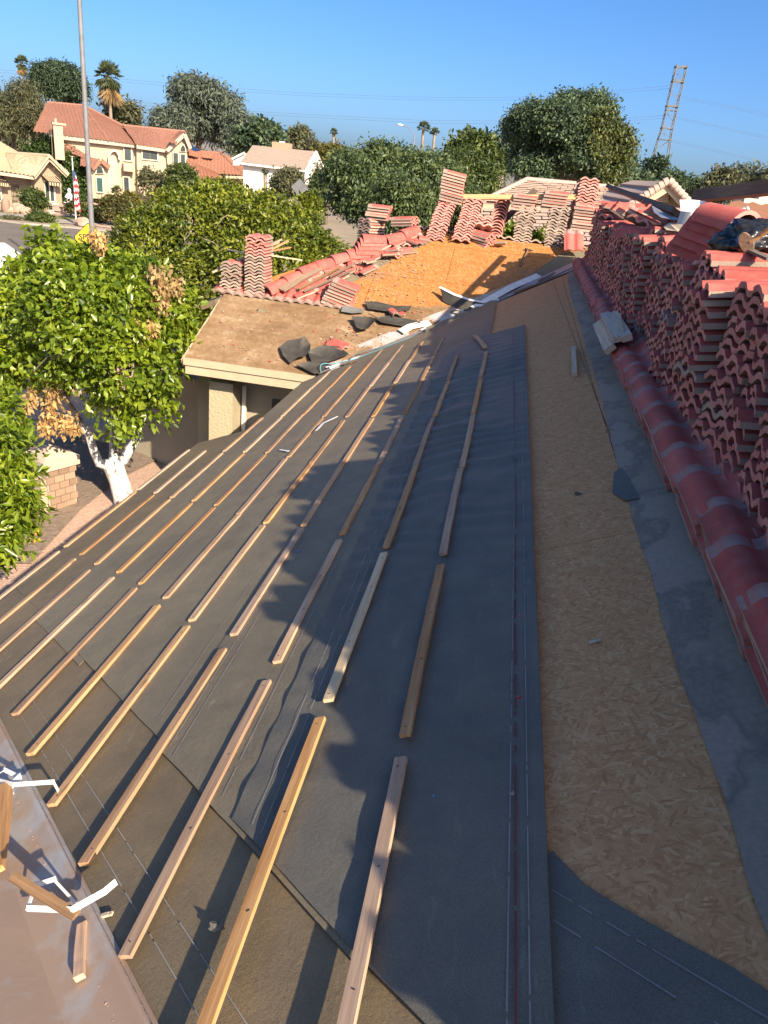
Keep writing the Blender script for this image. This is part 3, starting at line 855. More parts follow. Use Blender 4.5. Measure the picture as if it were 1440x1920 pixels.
def ridge_mesh(name, r0=.135, r1=.115, L=.42, t=.018):
    d = MB(); n = 10
    def ring(r, y): return [V((r * math.cos(math.pi * k / n) * 1.0, y, r * math.sin(math.pi * k / n))) for k in range(n + 1)]
    o0, o1, i0, i1 = ring(r0, 0), ring(r1, L), ring(r0 - t, 0), ring(r1 - t, L)
    m_ = n + 1
    d.add(o0 + o1, [(i + 1, i, m_ + i, m_ + i + 1) for i in range(n)], 0, True)
    d.add(i0 + i1, [(i, i + 1, m_ + i + 1, m_ + i) for i in range(n)], 2, True)
    d.add(o0 + i0, [(i, i + 1, m_ + i + 1, m_ + i) for i in range(n)], 1)
    d.add(o1 + i1, [(i + 1, i, m_ + i, m_ + i + 1) for i in range(n)], 2)
    d.add([o0[0], i0[0], i1[0], o1[0]], [(0, 1, 2, 3)], 2); d.add([o0[-1], o1[-1], i1[-1], i0[-1]], [(0, 1, 2, 3)], 2)
    return d.mesh(name, [MAT['tile_red'], MAT['tile_edge'], MAT['tile_raw']])
RIDGET = ridge_mesh('ridge_tile')
BIGRID = ridge_mesh('ridge_tile', .128, .112, .36, .024)
def me_co(me):
    c = np.empty(len(me.vertices) * 3); me.vertices.foreach_get('co', c); return c.reshape(-1, 3)
class Bucket:
    def __init__(s, me):
        s.me = me; n = len(me.vertices)
        s.co = np.empty(n * 3); me.vertices.foreach_get('co', s.co); s.co = s.co.reshape(-1, 3)
        s.fs = [tuple(p.vertices) for p in me.polygons]; s.mi = [p.material_index for p in me.polygons]; s.sm = [p.use_smooth for p in me.polygons]
        s.V, s.F, s.M, s.S, s.n = [], [], [], [], 0
    def add(s, M, me=None):
        A = np.array(M)
        if me is not None: s.co = me_co(me)
        s.V.append(s.co @ A[:3, :3].T + A[:3, 3])
        s.F += [tuple(i + s.n for i in f) for f in s.fs]; s.M += s.mi; s.S += s.sm
        s.n += len(s.co)
    def build(s, name):
        me = bpy.data.meshes.new(name)
        me.from_pydata(np.concatenate(s.V).tolist(), [], s.F)
        for m_ in s.me.materials: me.materials.append(m_)
        me.polygons.foreach_set('material_index', s.M); me.polygons.foreach_set('use_smooth', s.S); me.update()
        return obj(name, me)
def lone(name, me, M, label, cat, group=None):
    return tag(share(name, me, M), label, cat, group)
def rebase(o):
    """origin of a top-level mesh to the middle of its base"""
    me = o.data; n = len(me.vertices); c = np.empty(n * 3); me.vertices.foreach_get('co', c); c = c.reshape(-1, 3)
    b = V(((c[:, 0].min() + c[:, 0].max()) / 2, (c[:, 1].min() + c[:, 1].max()) / 2, c[:, 2].min()))
    me.transform(Matrix.Translation(-b)); o.location = o.location + b
    return o
def thing(name, mb, mats, label, cat, group=None):
    return tag(rebase(mb.build(name, mats)), label, cat, group)
def RZ(a): return Matrix.Rotation(a, 4, 'Z')
def RX(a): return Matrix.Rotation(a, 4, 'X')
def RY(a): return Matrix.Rotation(a, 4, 'Y')
T = Matrix.Translation
trng = random.Random(41)
PIT = 0.049
ORD = ['topmost', 'second', 'third', 'fourth', 'fifth', 'sixth', 'seventh', 'eighth', 'ninth', 'tenth', 'eleventh', 'twelfth', 'thirteenth', 'fourteenth', 'fifteenth', 'sixteenth', 'seventeenth', 'eighteenth', 'nineteenth', 'twentieth', 'twenty first', 'twenty second']
def nth(k, what, where): return ('topmost %s of %s' % (what, where)) if k == 0 else '%s %s from the top of %s' % (ORD[k], what, where)
def stack(base, n, rz, label, group, lean=(0, 0), tilt=0.0, roll=0.0, me=TILE, name='roof_tile', cat='roof tile', pit=PIT, jit=.012, centre=True, rj=.03):
    """n tiles one on the other; nose faces local -y before turning by rz"""
    B = T(V(base)) @ RX(tilt) @ RY(roll)
    for k in range(n):
        M = B @ T(V((lean[0] * k + trng.uniform(-jit, jit), lean[1] * k + trng.uniform(-jit, jit), pit * k))) @ RZ(rz + trng.uniform(-rj, rj)) @ T(V((0, -TL / 2 if centre else 0, 0)))
        lone(name, TILES[trng.randrange(5)] if me is TILE else me, M, nth(n - 1 - k, 'tile', label), cat, 'tiles of ' + label)
    return B @ V((lean[0] * n, lean[1] * n, pit * n))

# ------------------------------------------------------------------ the wall of stacked tiles on the main ridge
bucket = Bucket(TILE)
cands = []
wr = random.Random(12)
def edge_x(y): return 0.90 + 0.02 * max(0, y - 3)
def topA(y):                                # height of the front stacks above the slope
    if y < .45: return .60
    if y < 1.0: return .70 + wr.uniform(-.03, .03)
    if y < 1.45: return .95
    return .93 + wr.uniform(-.05, .08)
def col_of(xn, y, ztop, tiltj=.0, front=False, ybase=None):
    zb = Z0 + TN * (xn + .12) - (0.02 if front else .05)
    if xn > RIDGE - .1: zb = Z0 + TN * (2 * RIDGE - xn) - .05
    if front: zb += .10
    n = max(3, int((ztop - zb) / PIT))
    a = R(wr.uniform(-4, 4)); ox = wr.uniform(-.028, .028); tl = R(7 + wr.uniform(-2, 2)); ro = R(wr.uniform(-3, 3))
    drift = wr.uniform(-.003, .003); dy = wr.uniform(-.0045, .0045)
    for k in range(n):
        if wr.random() < .10: ox += wr.uniform(-.06, .05)
        rz = -math.pi / 2 + a + R(wr.uniform(-6, 6))
        if wr.random() < .05: rz += math.pi
        M = T(V((xn + ox + drift * k, y + dy * k + wr.uniform(-.02, .02), zb + PIT * k))) @ T(V((wr.uniform(-.018, .018), 0, 0))) @ RY(-tl) @ RX(ro) @ RZ(rz) @ (T(V((0, 0, 0))) if rz < 0 else T(V((0, -TL, 0))))
        cands.append((M, front, V((xn + ox, y, zb + PIT * k))))
ys = []
y = 0.12
while y < 13.3:
    ys.append(y); y += .334 + wr.uniform(0, .012)
for y in ys:
    if -0.1 < y:
        xa = edge_x(y) + .115
        zs = Z0 + TN * xa
        tA = zs + topA(y)
        if y > 3: tA = min(tA, 5.5 - .22 + wr.uniform(-.05, .06))
        if y > 11.6: tA = 5.5 + wr.uniform(-.16, .0)
        col_of(xa, y, tA, front=True)
        tB = 5.5 + wr.uniform(-.20, -.02)
        if y < 1: tB = 4.95
        elif y < 2.4: tB = 5.78 + wr.uniform(-.05, .14)
        elif y > 11.6: tB = 5.5 + wr.uniform(-.12, .02)
        col_of(xa + .45, y + wr.uniform(-.03, .03), tB)
        if 1.2 < y < 12.5: col_of(xa + .9, y, 5.5 + wr.uniform(-.3, -.04))
def proj(p):
    d = p - EYE; z = d.dot(CF)
    return (720 + FPX * d.dot(CR) / z, 960 - FPX * d.dot(CU) / z, z)
scored = []
for i, (M, fr, p) in enumerate(cands):
    q = proj(p)
    ok = fr and q[2] > .3 and -10 < q[0] < 1445 and 300 < q[1] < 1925
    scored.append((-1 / q[2] if ok else 0, i))
scored.sort()
single = set(i for s, i in scored[:150] if s < 0)
for i, (M, fr, p) in enumerate(cands):
    if i in single: lone('roof_tile', TILES[i % 5], M, 'red double roll roof tile in the tall shaded wall of stacked tiles along the right', 'roof tile', 'tiles stacked in the shaded wall')
    else: bucket.add(M, TILES[i % 5])
# ------------------------------------------------------------------ the low row along its foot: four layers, shingled lengthwise
y = 0.3; k = 0
while y < 13.2:
    x = edge_x(y) + .165
    for L in range(4):
        M = frame(R1(x + wr.uniform(-.014, .014), y + wr.uniform(-.012, .012), .012 + L * .043), V((0.02 + wr.uniform(-.03, .03), 1, TN * 0 + .05 + wr.uniform(-.01, .015))), N1)
        M = M @ T(V((0, TL, 0))) @ RZ(math.pi) if False else M
        if L == 3:
            lone('roof_tile', TILE, M, 'top tile of the low shingled tile row at the foot of the tile wall', 'roof tile', 'tiles shingled along the foot of the wall')
        else: bucket.add(M)
    y += .352; k += 1
o = bucket.build('stacked_tiles')
tag(o, 'mass of red and grey roof tiles packed inside the long shaded tile wall', 'roof tiles', None, 'stuff')

# ------------------------------------------------------------------ stacks standing on the far ridge
G = 'tile stacks on the far ridge'
def zr2(x, y): return Z0 + TN * (y - VAL) if y <= 14.58 else Z0 + TN * (14.58 - VAL) - TN * (y - 14.58)
def pos(px, py, Y):
    p = at(px, py, Y); return p
def on2(px, py, h=0.0):
    return h2(px, py, h)
def st(px0, px1, py_base, Y, n, rz, label, **k):
    p = at((px0 + px1) / 2, py_base, Y)
    return stack((p.x, p.y, p.z), n, rz, label, None, **k)
def label_group(l): return 'tiles of the ' + l.split(' in the ')[-1] if ' in the ' in l else None
PI = math.pi
# pair of leaning red stacks on a double base, with a tilted bundle on top
st(790, 835, 466, 14.35, 2, PI / 2, 'the left flat base under the leaning red pair', jit=.02)
st(836, 880, 468, 14.35, 2, PI / 2, 'the right flat base under the leaning red pair', jit=.02)
st(800, 830, 455, 14.4, 17, 0.04, 'the left leaning red stack on the far ridge', lean=(.0085, .006), tilt=R(-14), pit=.0475)
st(848, 878, 457, 14.4, 16, 0.04, 'the right leaning red stack on the far ridge', lean=(.008, .006), tilt=R(-14), pit=.0475)
st(822, 866, 379, 14.6, 10, PI / 2 + .1, 'the tilted bundle perched over the leaning pair', lean=(-.006, 0), roll=R(8), pit=.049)
# small side-on stack
st(886, 920, 462, 14.45, 5, PI / 2 - .5, 'the short crooked stack beside the leaning pair', roll=R(6), jit=.03, rj=.2)
st(890, 916, 432, 14.55, 4, .1, 'the small heap on the short crooked stack', tilt=R(-22), jit=.02)
# column of nested ridge tiles
p = at(926, 448, 14.75)
for k in range(15):
    M = T(V((p.x + .004 * k + trng.uniform(-.01, .01), p.y + .006 * k, p.z - .06 + .052 * k))) @ RX(R(-14)) @ RZ(trng.uniform(-.05, .05))
    lone('ridge_tile', RIDGET, M, nth(14 - k, 'ridge tile', 'the nested column on the far ridge'), 'ridge tile', 'nested column of ridge tiles')
# tan head-on stacks with side-on bundles above
st(960, 993, 463, 14.75, 14, PI, 'the left tan stack on the far ridge', tilt=R(-4), jit=.01)
st(960, 1000, 395, 14.75, 5, PI / 2, 'the sideways bundle on the left tan stack', jit=.02, pit=.05)
st(1016, 1054, 468, 14.7, 15, PI, 'the right tan stack on the far ridge', tilt=R(-4), jit=.012)
st(1014, 1058, 394, 14.7, 6, PI / 2, 'the sideways bundle on the right tan stack', jit=.02, pit=.05)
# last stack before the wall
st(1066, 1112, 432, 14.8, 9, PI / 2 + .1, 'the sideways lower half of the last ridge stack', jit=.02)
st(1075, 1108, 398, 14.85, 11, 0.05, 'the red upper half of the last ridge stack', tilt=R(-8), jit=.012)
st(1060, 1084, 468, 15.05, 21, PI, 'the added stack for the shaded side of the last ridge stack', jit=.01)  # extra stack standing in for the shaded side of the last one
p = at(1076, 452, 14.25)
lone('roof_tile', TILE, T(p) @ RX(R(48)) @ RZ(.1) @ T(V((0, -.2, -.03))), 'single red tile leaning flat at the foot of the last far ridge stack', 'roof tile')
# course of tiles still lying behind the far ridge: raw heads show as a wavy line
x = -1.75
while x < 1.35:
    M = T(V((x, 14.54, zr2(0, 14.58) + .012))) @ RX(R(-20)) @ RZ(PI + trng.uniform(-.02, .02)) @ T(V((0, -TL, 0)))
    lone('roof_tile', TILE, M, 'raw ended tile in the wavy course still lying along the far ridge', 'roof tile', 'tiles of the wavy course on the far ridge')
    x += .325
# stacks over the old felt slope
st(418, 460, 560, 12.1, 12, PI, 'the shorter tan stack above the dusty felt', jit=.012)
st(464, 502, 566, 12.1, 15, PI, 'the taller tan stack above the dusty felt', jit=.008)
p = at(483, 566, 12.1)
stack((p.x, p.y, p.z + 15 * PIT), 6, 0.0, 'the red cap on the taller tan stack', None)
st(597, 652, 578, 12.05, 9, PI / 2 + .05, 'the leaning red pile beside the orange board', roll=R(14), pit=.051, lean=(.012, 0))
st(515, 560, 573, 12.1, 3, PI - .1, 'the slumped dusty heap before the red pile', jit=.05, rj=.15, roll=R(8))
x = -4.42
k = 0
while x < -2.2:
    M = frame(R2(x, 11.86 + trng.uniform(-.01, .01), .018), V((trng.uniform(-.02, .02), 1, TN)), N2) @ RZ(PI) @ T(V((0, -TL, 0)))
    lone('roof_tile', TILE, M, 'raw ended tile in the wavy course along the top of the dusty felt', 'roof tile', 'tiles of the wavy course above the old felt')
    x += .327
# tiles of the hip still lying behind: rows stepping up to the hip
for (px, py, a) in ((505, 545, .2), (540, 540, .1), (575, 538, .15), (548, 558, -.1), (590, 552, .05), (610, 530, .2), (640, 512, .1), (600, 512, .1), (560, 525, 0), (660, 497, .2), (690, 486, .1), (700, 470, .1), (728, 462, .2), (748, 450, .1), (668, 515, .4), (715, 478, .5)):
    q = on2(px, py, .03)
    M = frame(q, V((.75 + trng.uniform(-.15, .15), 1 + a, TN)), N2 + V((-.25 + trng.uniform(-.12, .12), trng.uniform(-.1, .1), 0)))
    lone('roof_tile', TILE, M, 'loose red tile strewn along the hip below the ridge tiles', 'roof tile', 'loose tiles strewn along the hip')
# hip line of half-round ridge tiles
hp = [(500, 545), (533, 527), (562, 512), (592, 499), (622, 488), (650, 478), (684, 468), (722, 450), (752, 440), (775, 428)]
for i in range(len(hp) - 1):
    a = h2(hp[i][0], hp[i][1] + 6, .08); b = h2(hp[i + 1][0], hp[i + 1][1] + 6, .08)
    dirv = (b - a).normalized()
    M = frame(a, dirv, V((0, 0, 1))) @ RX(R(-2 + trng.uniform(-3, 3)))
    lone('ridge_tile', RIDGET, M, nth(len(hp) - 2 - i, 'half round ridge tile', 'the row running up the hip'), 'ridge tile', 'ridge tiles up the hip')
a = h2(505, 540, .1)
for k, (px, py) in enumerate(((598, 500), (640, 482), (612, 496))):
    pass
# bundle of nested ridge tiles on the hip
a = h2(662, 490, .02)
for k, (dx, dz) in enumerate(((-.10, 0), (-.04, .07), (0, .14), (.03, .21), (.06, .28), (.10, .34))):
    M = T(a + V((dx, .02 * k, dz - .02))) @ RZ(R(-62)) @ RX(R(3))
    lone('ridge_tile', RIDGET, M, nth(5 - k, 'ridge tile', 'the nested bundle on the hip'), 'ridge tile', 'nested bundle of ridge tiles on the hip')
# stack behind the hip with a sideways bundle
p = at(695, 446, 14.9)
stack((p.x, p.y, p.z - .1), 9, PI - .6, 'the grey stack standing behind the hip', None)
stack((p.x + .12, p.y, p.z - .1 + 9 * PIT), 5, PI / 2, 'the red bundle on the stack behind the hip', None, jit=.03)
p = at(728, 443, 14.4)
lone('ridge_tile', BIGRID, T(p + V((.0, 0, -.02))) @ RY(R(118)) @ RX(R(-8)) @ RZ(R(-50)), 'large ridge tile lying open with its pale hollow side showing', 'ridge tile')
p = at(760, 418, 14.6)
stack((p.x, p.y, p.z - .05), 3, PI / 2 - .3, 'the three tile pile at the hip top', None, roll=R(-8))

# ------------------------------------------------------------------ loose things on top of the wall
def zt(x, y): return 5.5
def tumble(px, py, Y, rx, ry, rz, label, group=None, me=TILE, nm='roof_tile', cat='roof tile'):
    M = T(at(px, py, Y)) @ RZ(rz) @ RX(rx) @ RY(ry) @ T(V((0, -TL / 2, -.03)))
    return lone(nm, me, M, label, cat, group)
jr = random.Random(77)
for (px, py, Y) in ((1150, 372, 12.4), (1148, 390, 12.0), (1165, 378, 11.4), (1160, 398, 11.0), (1178, 388, 10.6), (1178, 408, 10.2), (1190, 398, 9.7), (1192, 414, 9.3), (1206, 402, 9.0), (1206, 424, 8.6), (1220, 418, 8.2), (1226, 436, 7.8), (1215, 445, 7.9), (1240, 428, 7.4), (1246, 380, 8.8), (1255, 392, 8.2)):
    tumble(px, py + 12, Y, R(jr.uniform(-24, 10)), R(jr.uniform(-18, 18)), R(jr.uniform(-115, -50)), 'sunlit red tile jumbled on top of the far half of the tile wall', 'tiles jumbled on the far half of the wall')
for (px, py, Y) in ((1262, 470, 6.9), (1272, 492, 6.6), (1290, 488, 6.2), (1310, 500, 5.9), (1318, 480, 6.0), (1285, 455, 6.7), (1335, 520, 5.4), (1352, 505, 5.3), (1250, 455, 7.2), (1300, 455, 6.3), (1270, 440, 7.0), (1330, 470, 5.8)):
    tumble(px, py, Y, R(jr.uniform(-12, 10)), R(jr.uniform(-12, 14)), R(jr.uniform(-120, -60)), 'red tile jumbled on the tile wall left of the black bag', 'tiles jumbled beside the black bag')
for k, (px, py, Y) in enumerate(((1372, 540, 4.75), (1400, 520, 4.75), (1425, 510, 4.75), (1432, 540, 4.5), (1405, 556, 4.5))):
    tumble(px, py, Y, R(-24 + 4 * k), R(16), R(-58), 'tile slanting in the fanned pile below the black bag at the right edge', 'tiles fanned below the black bag')
# nested big ridge tiles
for k in range(5):
    p = at(1394 - 14 * k, 437 + 15 * k, 5.0 + .06 * k)
    M = T(p + V((0, 0, 0))) @ RZ(R(28)) @ RX(R(6))
    lone('ridge_tile', BIGRID, M, ['large rounded red ridge tile on top of the nested pile beside the black bag', 'second large ridge tile down in the nested pile beside the black bag', 'third large ridge tile down in the nested pile beside the black bag', 'fourth large ridge tile down in the nested pile beside the black bag', 'lowest large ridge tile of the nested pile beside the black bag'][k], 'ridge tile')
p = at(1215, 432, 7.9)
lone('ridge_tile', RIDGET, T(p + V((0, 0, -.1))) @ RZ(R(20)), 'half round ridge tile open towards the viewer on the tile wall', 'ridge tile')
# ================================================================== timber, metal and scraps lying about
def plank(name, a, b, w, t, mat, label, cat, up=V((0, 0, 1)), group=None):
    a, b = V(a), V(b); L = (b - a).length
    me = batten_mesh(int(L * 977) % 1000, L, w, t).mesh(name, mat)
    o = share(name, me, frame(a, b - a, up))
    return tag(o, label, cat, group)
plank('beam', at(1139, 353, 12.5), at(1264, 403, 7.3), .085, .05, MAT['beam_wood'], 'long dark weathered beam lying along the top of the tile wall', 'beam', V((.5, 0, 1)))
plank('beam', at(1306, 378, 8.0), at(1475, 362, 6.2), .11, .10, MAT['beam_wood'], 'thick dark beam resting behind the black bag at the right edge', 'beam')
plank('plank', at(862, 370, 14.6), at(1092, 371, 14.75), .09, .03, MAT['batten_wood'], 'long brown plank laid level across the tops of the far ridge stacks', 'plank', V((0, -1, .6)))
plank('plank', at(942, 418, 15.1), at(1004, 357, 15.4), .12, .03, MAT['beam_wood'], 'dark plank leaning steeply behind the column of ridge tiles', 'plank', V((-.6, -1, .6)))
for (a, b, l) in (((398, 512, 11.9), (528, 450, 13.2), 'longest reddish batten sticking out over the taller tan stack'), ((432, 498, 12.0), (523, 455, 13.0), 'batten lying under the longest one over the tan stacks'), ((425, 469, 13.0), (470, 478, 12.2), 'pale short batten pointing left behind the tall tan stack'), ((508, 480, 12.2), (566, 489, 12.6), 'pale batten pointing right towards the citrus leaves'), ((500, 474, 12.3), (545, 465, 12.9), 'reddish short batten pointing right above the tall tan stack'), ((496, 475, 12.2), (540, 453, 13.0), 'thin grey stick rising right above the tall tan stack')):
    plank('loose_batten', at(*a), at(*b), .036, .02, MAT['batten_wood'] if 'pale' not in l else MAT['pale_wood'], l, 'batten')
for (a, b, w, l) in (((528, 545), (598, 503), .14, 'broad grey board lying up the slope among the hip tiles'), ((560, 543), (640, 500), .04, 'long split batten beside the broad grey board'), ((570, 548), (660, 508), .035, 'second split batten right of the broad grey board'), ((618, 520), (668, 494), .04, 'short splintered batten below the nested ridge tiles'), ((515, 540), (545, 524), .03, 'short stick at the foot of the hip tiles')):
    plank('loose_board', h2(*a, .14), h2(*b, .14), w, .018, MAT['old_wood'], l, 'board', N2)
# pieces on the long slope
plank('loose_batten', R1(*h1(912, 660).xy, .040), R1(*h1(892, 636).xy, .036), .05, .018, MAT['batten_wood'], 'loose batten lying askew at the top end of the right hand batten row', 'batten', N1)
a, b = h1(1079, 708), h1(1077, 657)
plank('loose_batten', R1(a.x, a.y, .004), R1(b.x, b.y, .004), .042, .036, MAT['pale_wood'], 'whitish loose batten piece lying on the bare chipboard', 'batten', N1)
for k, (q0, q1, dx, dz, l) in enumerate((((1149, 652), (1126, 604), 0, 0, 'lower left block of the pale timber offcuts on the tile row'), ((1158, 648), (1134, 600), .0, .055, 'upper left block of the pale timber offcuts on the tile row'), ((1176, 645), (1150, 598), .0, .05, 'right hand block of the pale timber offcuts on the tile row'))):
    a, b = h1(*q0, .235), h1(*q1, .235)
    plank('timber_offcut', a + V((dx, 0, dz - .03)), b + V((dx, 0, dz - .03)), .075 if k else .085, .045, MAT['pale_wood'], l, 'timber offcut', N1 if k else (N1 + V((-.6, 0, 0))))
plank('wood_stick', h1(1168, 622, .3), h1(1162, 590, .3), .02, .012, MAT['pale_wood'], 'thin wood sliver beside the timber offcuts', 'wood sliver', N1)
# near left corner: bent white straps and broken wood on the valley
def strap(pts, label, w=.018, rise=None):
    d = MB()
    for a, b in zip(pts[:-1], pts[1:]):
        dr = (b - a).normalized()
        d.bar(a - dr * .004, b + dr * .004, w, .0022, V((.2, .5, .3)).cross(dr).cross(dr) if rise is None else rise)
    return thing('metal_strap', d, MAT['strap_white'], label, 'metal strap')
hh = lambda px, py, h: h1(px, py, h)
strap([hh(216, 1655, .10), hh(196, 1672, .085), hh(135, 1706, .07), hh(52, 1703, .05)], 'white bent metal strap with its end raised over the dark felt', rise=V((-.3, -.9, .5)))
strap([hh(52, 1703, .05), hh(66, 1660, .07), hh(103, 1648, .09)], 'white hooked strap end in front of the brown wood shard', rise=V((-.3, -.9, .5)), w=.014)
strap([hh(102, 1650, .085), hh(150, 1702, .04)], 'narrow white strip joining the two straps at the valley', w=.009, rise=V((-.3, -.9, .5)))
strap([hh(100, 1466, .10), hh(27, 1471, .10), hh(-6, 1462, .08)], 'upper white strap reaching over the felt at the left edge', rise=V((-.2, -.9, .5)), w=.016)
strap([hh(100, 1466, .10), hh(109, 1482, .05)], 'small bent down tip of the upper white strap', rise=V((-.9, -.3, .5)), w=.012)
strap([hh(38, 1458, .08), hh(8, 1443, .09), hh(-5, 1452, .10)], 'crumpled white strap loop at the left edge', rise=V((-.2, -.9, .5)), w=.018)
strap([hh(38, 1456, .10), hh(20, 1474, .08), hh(25, 1482, .05)], 'white torn strap tab hanging below the loop', rise=V((-.5, -.6, .5)), w=.03)
plank('wood_shard', hh(144, 1719, .05), hh(24, 1645, .14), .028, .012, MAT['old_wood'], 'brown splintered wood shard lying across the white strap', 'wood shard', N1)
plank('loose_batten', hh(152, 1838, .012), hh(158, 1738, .012), .026, .018, MAT['batten_wood'], 'short batten piece lying down in the metal valley', 'batten', N1)
plank('loose_board', hh(-8, 1640, .05), hh(10, 1476, .07), .06, .022, MAT['batten_wood'], 'cut board end poking in at the left edge above the valley', 'board', N1)
plank('wood_chip', hh(190, 1720, .01), hh(212, 1714, .012), .012, .006, MAT['pale_wood'], 'small yellow wood chip near the wood shard', 'wood chip', N1)
# dust streaks of red tile grit on the lower felt, dirt in the valley
def grit(name, spots, n, mat, label, fR, h0, sz):
    rr = random.Random(len(spots) * 7 + n); d = MB()
    for k in range(n):
        cx, cy, r = spots[k % len(spots)]
        a, q = rr.uniform(0, 6.28), r * math.sqrt(rr.random())
        x, y = cx + q * math.cos(a), cy + q * math.sin(a)
        s = rr.uniform(.4, 1) * sz
        p = fR(x, y, h0)
        d.ball(p, s, s * rr.uniform(.6, 1), s * .5, 5, 3, 0, .3, k, False)
    o = d.build(name, mat); tag(o, label, 'grit', None, 'stuff'); return o
vs = [(-x * .01 - .5, x * .01 + .5 + NEARV + .165, .022) for x in range(0, 220, 4)]
grit('valley_grit', vs, 1500, MAT['boulder'], 'reddish grit and crumbs caught along the metal valley', R1, .010, .0032)
# plastic cap nails on the felt
for k, (px, py, m_, l) in enumerate(((814, 1494, 'plastic_blue', 'blue plastic nail cap standing alone right of the nearest battens'), (975, 1156, 'plastic_red', 'red nail cap on the red chalk line, farther of two'), (972, 1308, 'plastic_red', 'red nail cap on the red chalk line, nearer of two'), (966, 1028, 'plastic_blue', 'blue nail cap on the chalk lines, nearest of the blue row'), (967, 931, 'plastic_blue', 'blue nail cap on the chalk lines, second nearest of the blue row'), (971, 845, 'plastic_blue', 'blue nail cap on the chalk lines beside the bare board, third of the row'), (972, 793, 'plastic_blue', 'blue nail cap on the chalk lines, fourth of the row'), (558, 1034, 'plastic_blue', 'blue nail cap below the third batten row'))):
    p = h1(px, py, .026); d = MB()
    x_ = V((0, 1, 0)); y_ = N1.cross(x_)
    ring = lambda r, h: [p + N1 * h + (x_ * math.cos(q * math.pi / 6) + y_ * math.sin(q * math.pi / 6)) * r for q in range(12)]
    a, b, c = ring(.0115, -.001), ring(.0095, .002), ring(.0035, .0045)
    d.add(a + b + c, [(i, (i + 1) % 12, 12 + (i + 1) % 12, 12 + i) for i in range(12)] + [(12 + i, 12 + (i + 1) % 12, 24 + (i + 1) % 12, 24 + i) for i in range(12)] + [tuple(range(24, 36))], 0, True)
    d.ball(p + N1 * .0045, .003, .003, .0012, 6, 3, 1)
    thing('cap_nail', d, [MAT[m_], MAT['galv']], l, 'nail cap')
for (px, py, r, l) in ((1085, 926, .022, 'small dark felt crumb on the chipboard'), (404, 1736, .022, 'dry curled leaf on the sunny felt'), (963, 1488, .014, 'small pale pebble beside the chalk lines'), (876, 1192, .008, 'tiny light chip on the dark felt'), (1205, 0, 0, '')):
    if r == 0: continue
    d = MB(); d.ball(h1(px, py, .026 if px != 1085 else .004), r, r * .7, r * .35, 8, 5, 0, .35, px, False)
    thing('crumb', d, MAT['felt_new'] if 'dark' in l or 'leaf' in l else MAT['concrete'], l, 'crumb')
d = MB(); a = h1(1105, 1205, .006); b = h1(1126, 1199, .006); d.bar(a, b, .014, .004, N1)
thing('wood_chip', d, MAT['pale_wood'], 'pale sliver of wood on the nearest chipboard', 'wood chip')
# white torn strip on the battens in the middle
strap([h1(593, 807, .045), h1(606, 793, .05), h1(632, 781, .05)], 'torn white strip lying across the middle battens', w=.03, rise=N1)
strap([h1(525, 843, .03), h1(541, 846, .03)], 'short white paper strip on the felt left of the torn strip', w=.02, rise=N1)
# ------------------------------------------------------------------ rubble round the far valley
def scrap(px_pts, h, seed, label, curl, mat='felt_black', thick=.006):
    pts = [h2(px, py, h) for px, py in px_pts]
    o = flat_patch('felt_scrap', MAT[mat], [(p.x, p.y) for p in pts], h, seed, None, R2, N2, .03, thick, None, curl)
    return tag(rebase(o), label, 'felt scrap')
scrap([(525, 655), (540, 645), (562, 640), (572, 642), (576, 638), (583, 650), (582, 662), (572, 672), (560, 682), (545, 684), (532, 672)], .03, 3, 'large torn black felt scrap on the dusty slope, left of two', [.02, .06, .03, .1, .02])
scrap([(578, 665), (592, 660), (610, 652), (635, 655), (655, 668), (640, 680), (610, 684), (585, 684)], .03, 5, 'wide black felt scrap above the eave end, right of two', [.03, .08, .02, .05])
scrap([(660, 602), (680, 598), (697, 597), (705, 612), (690, 620), (676, 626), (668, 616)], .04, 7, 'curled black felt scrap below the orange board', [.08, .02, .03, .10, .02])
scrap([(684, 569), (705, 571), (740, 577), (772, 578), (766, 588), (730, 588), (690, 582)], .03, 9, 'long grey felt strip along the lower edge of the orange board', [.03, .05, .02])
scrap([(700, 597), (730, 598), (770, 602), (790, 608), (760, 616), (715, 610)], .03, 11, 'flat dark felt strip between the dust and the valley', [.02, .04])
scrap([(644, 577), (676, 582), (684, 588), (660, 590), (640, 586)], .04, 12, 'grey felt remnant at the end of the wavy tile course', [.03, .03], 'felt_grey')
scrap([(556, 688), (580, 683), (640, 690), (615, 700), (590, 704)], .035, 14, 'black felt lying over the end of the cream eave', [.03, .05])
d = MB(); d.ball(h2(491, 583, .01), .075, .05, .03, 9, 5, 0, .35, 4, False)
thing('felt_scrap', d, MAT['felt_mid'], 'small round dark scrap below the wavy tile course', 'felt scrap')
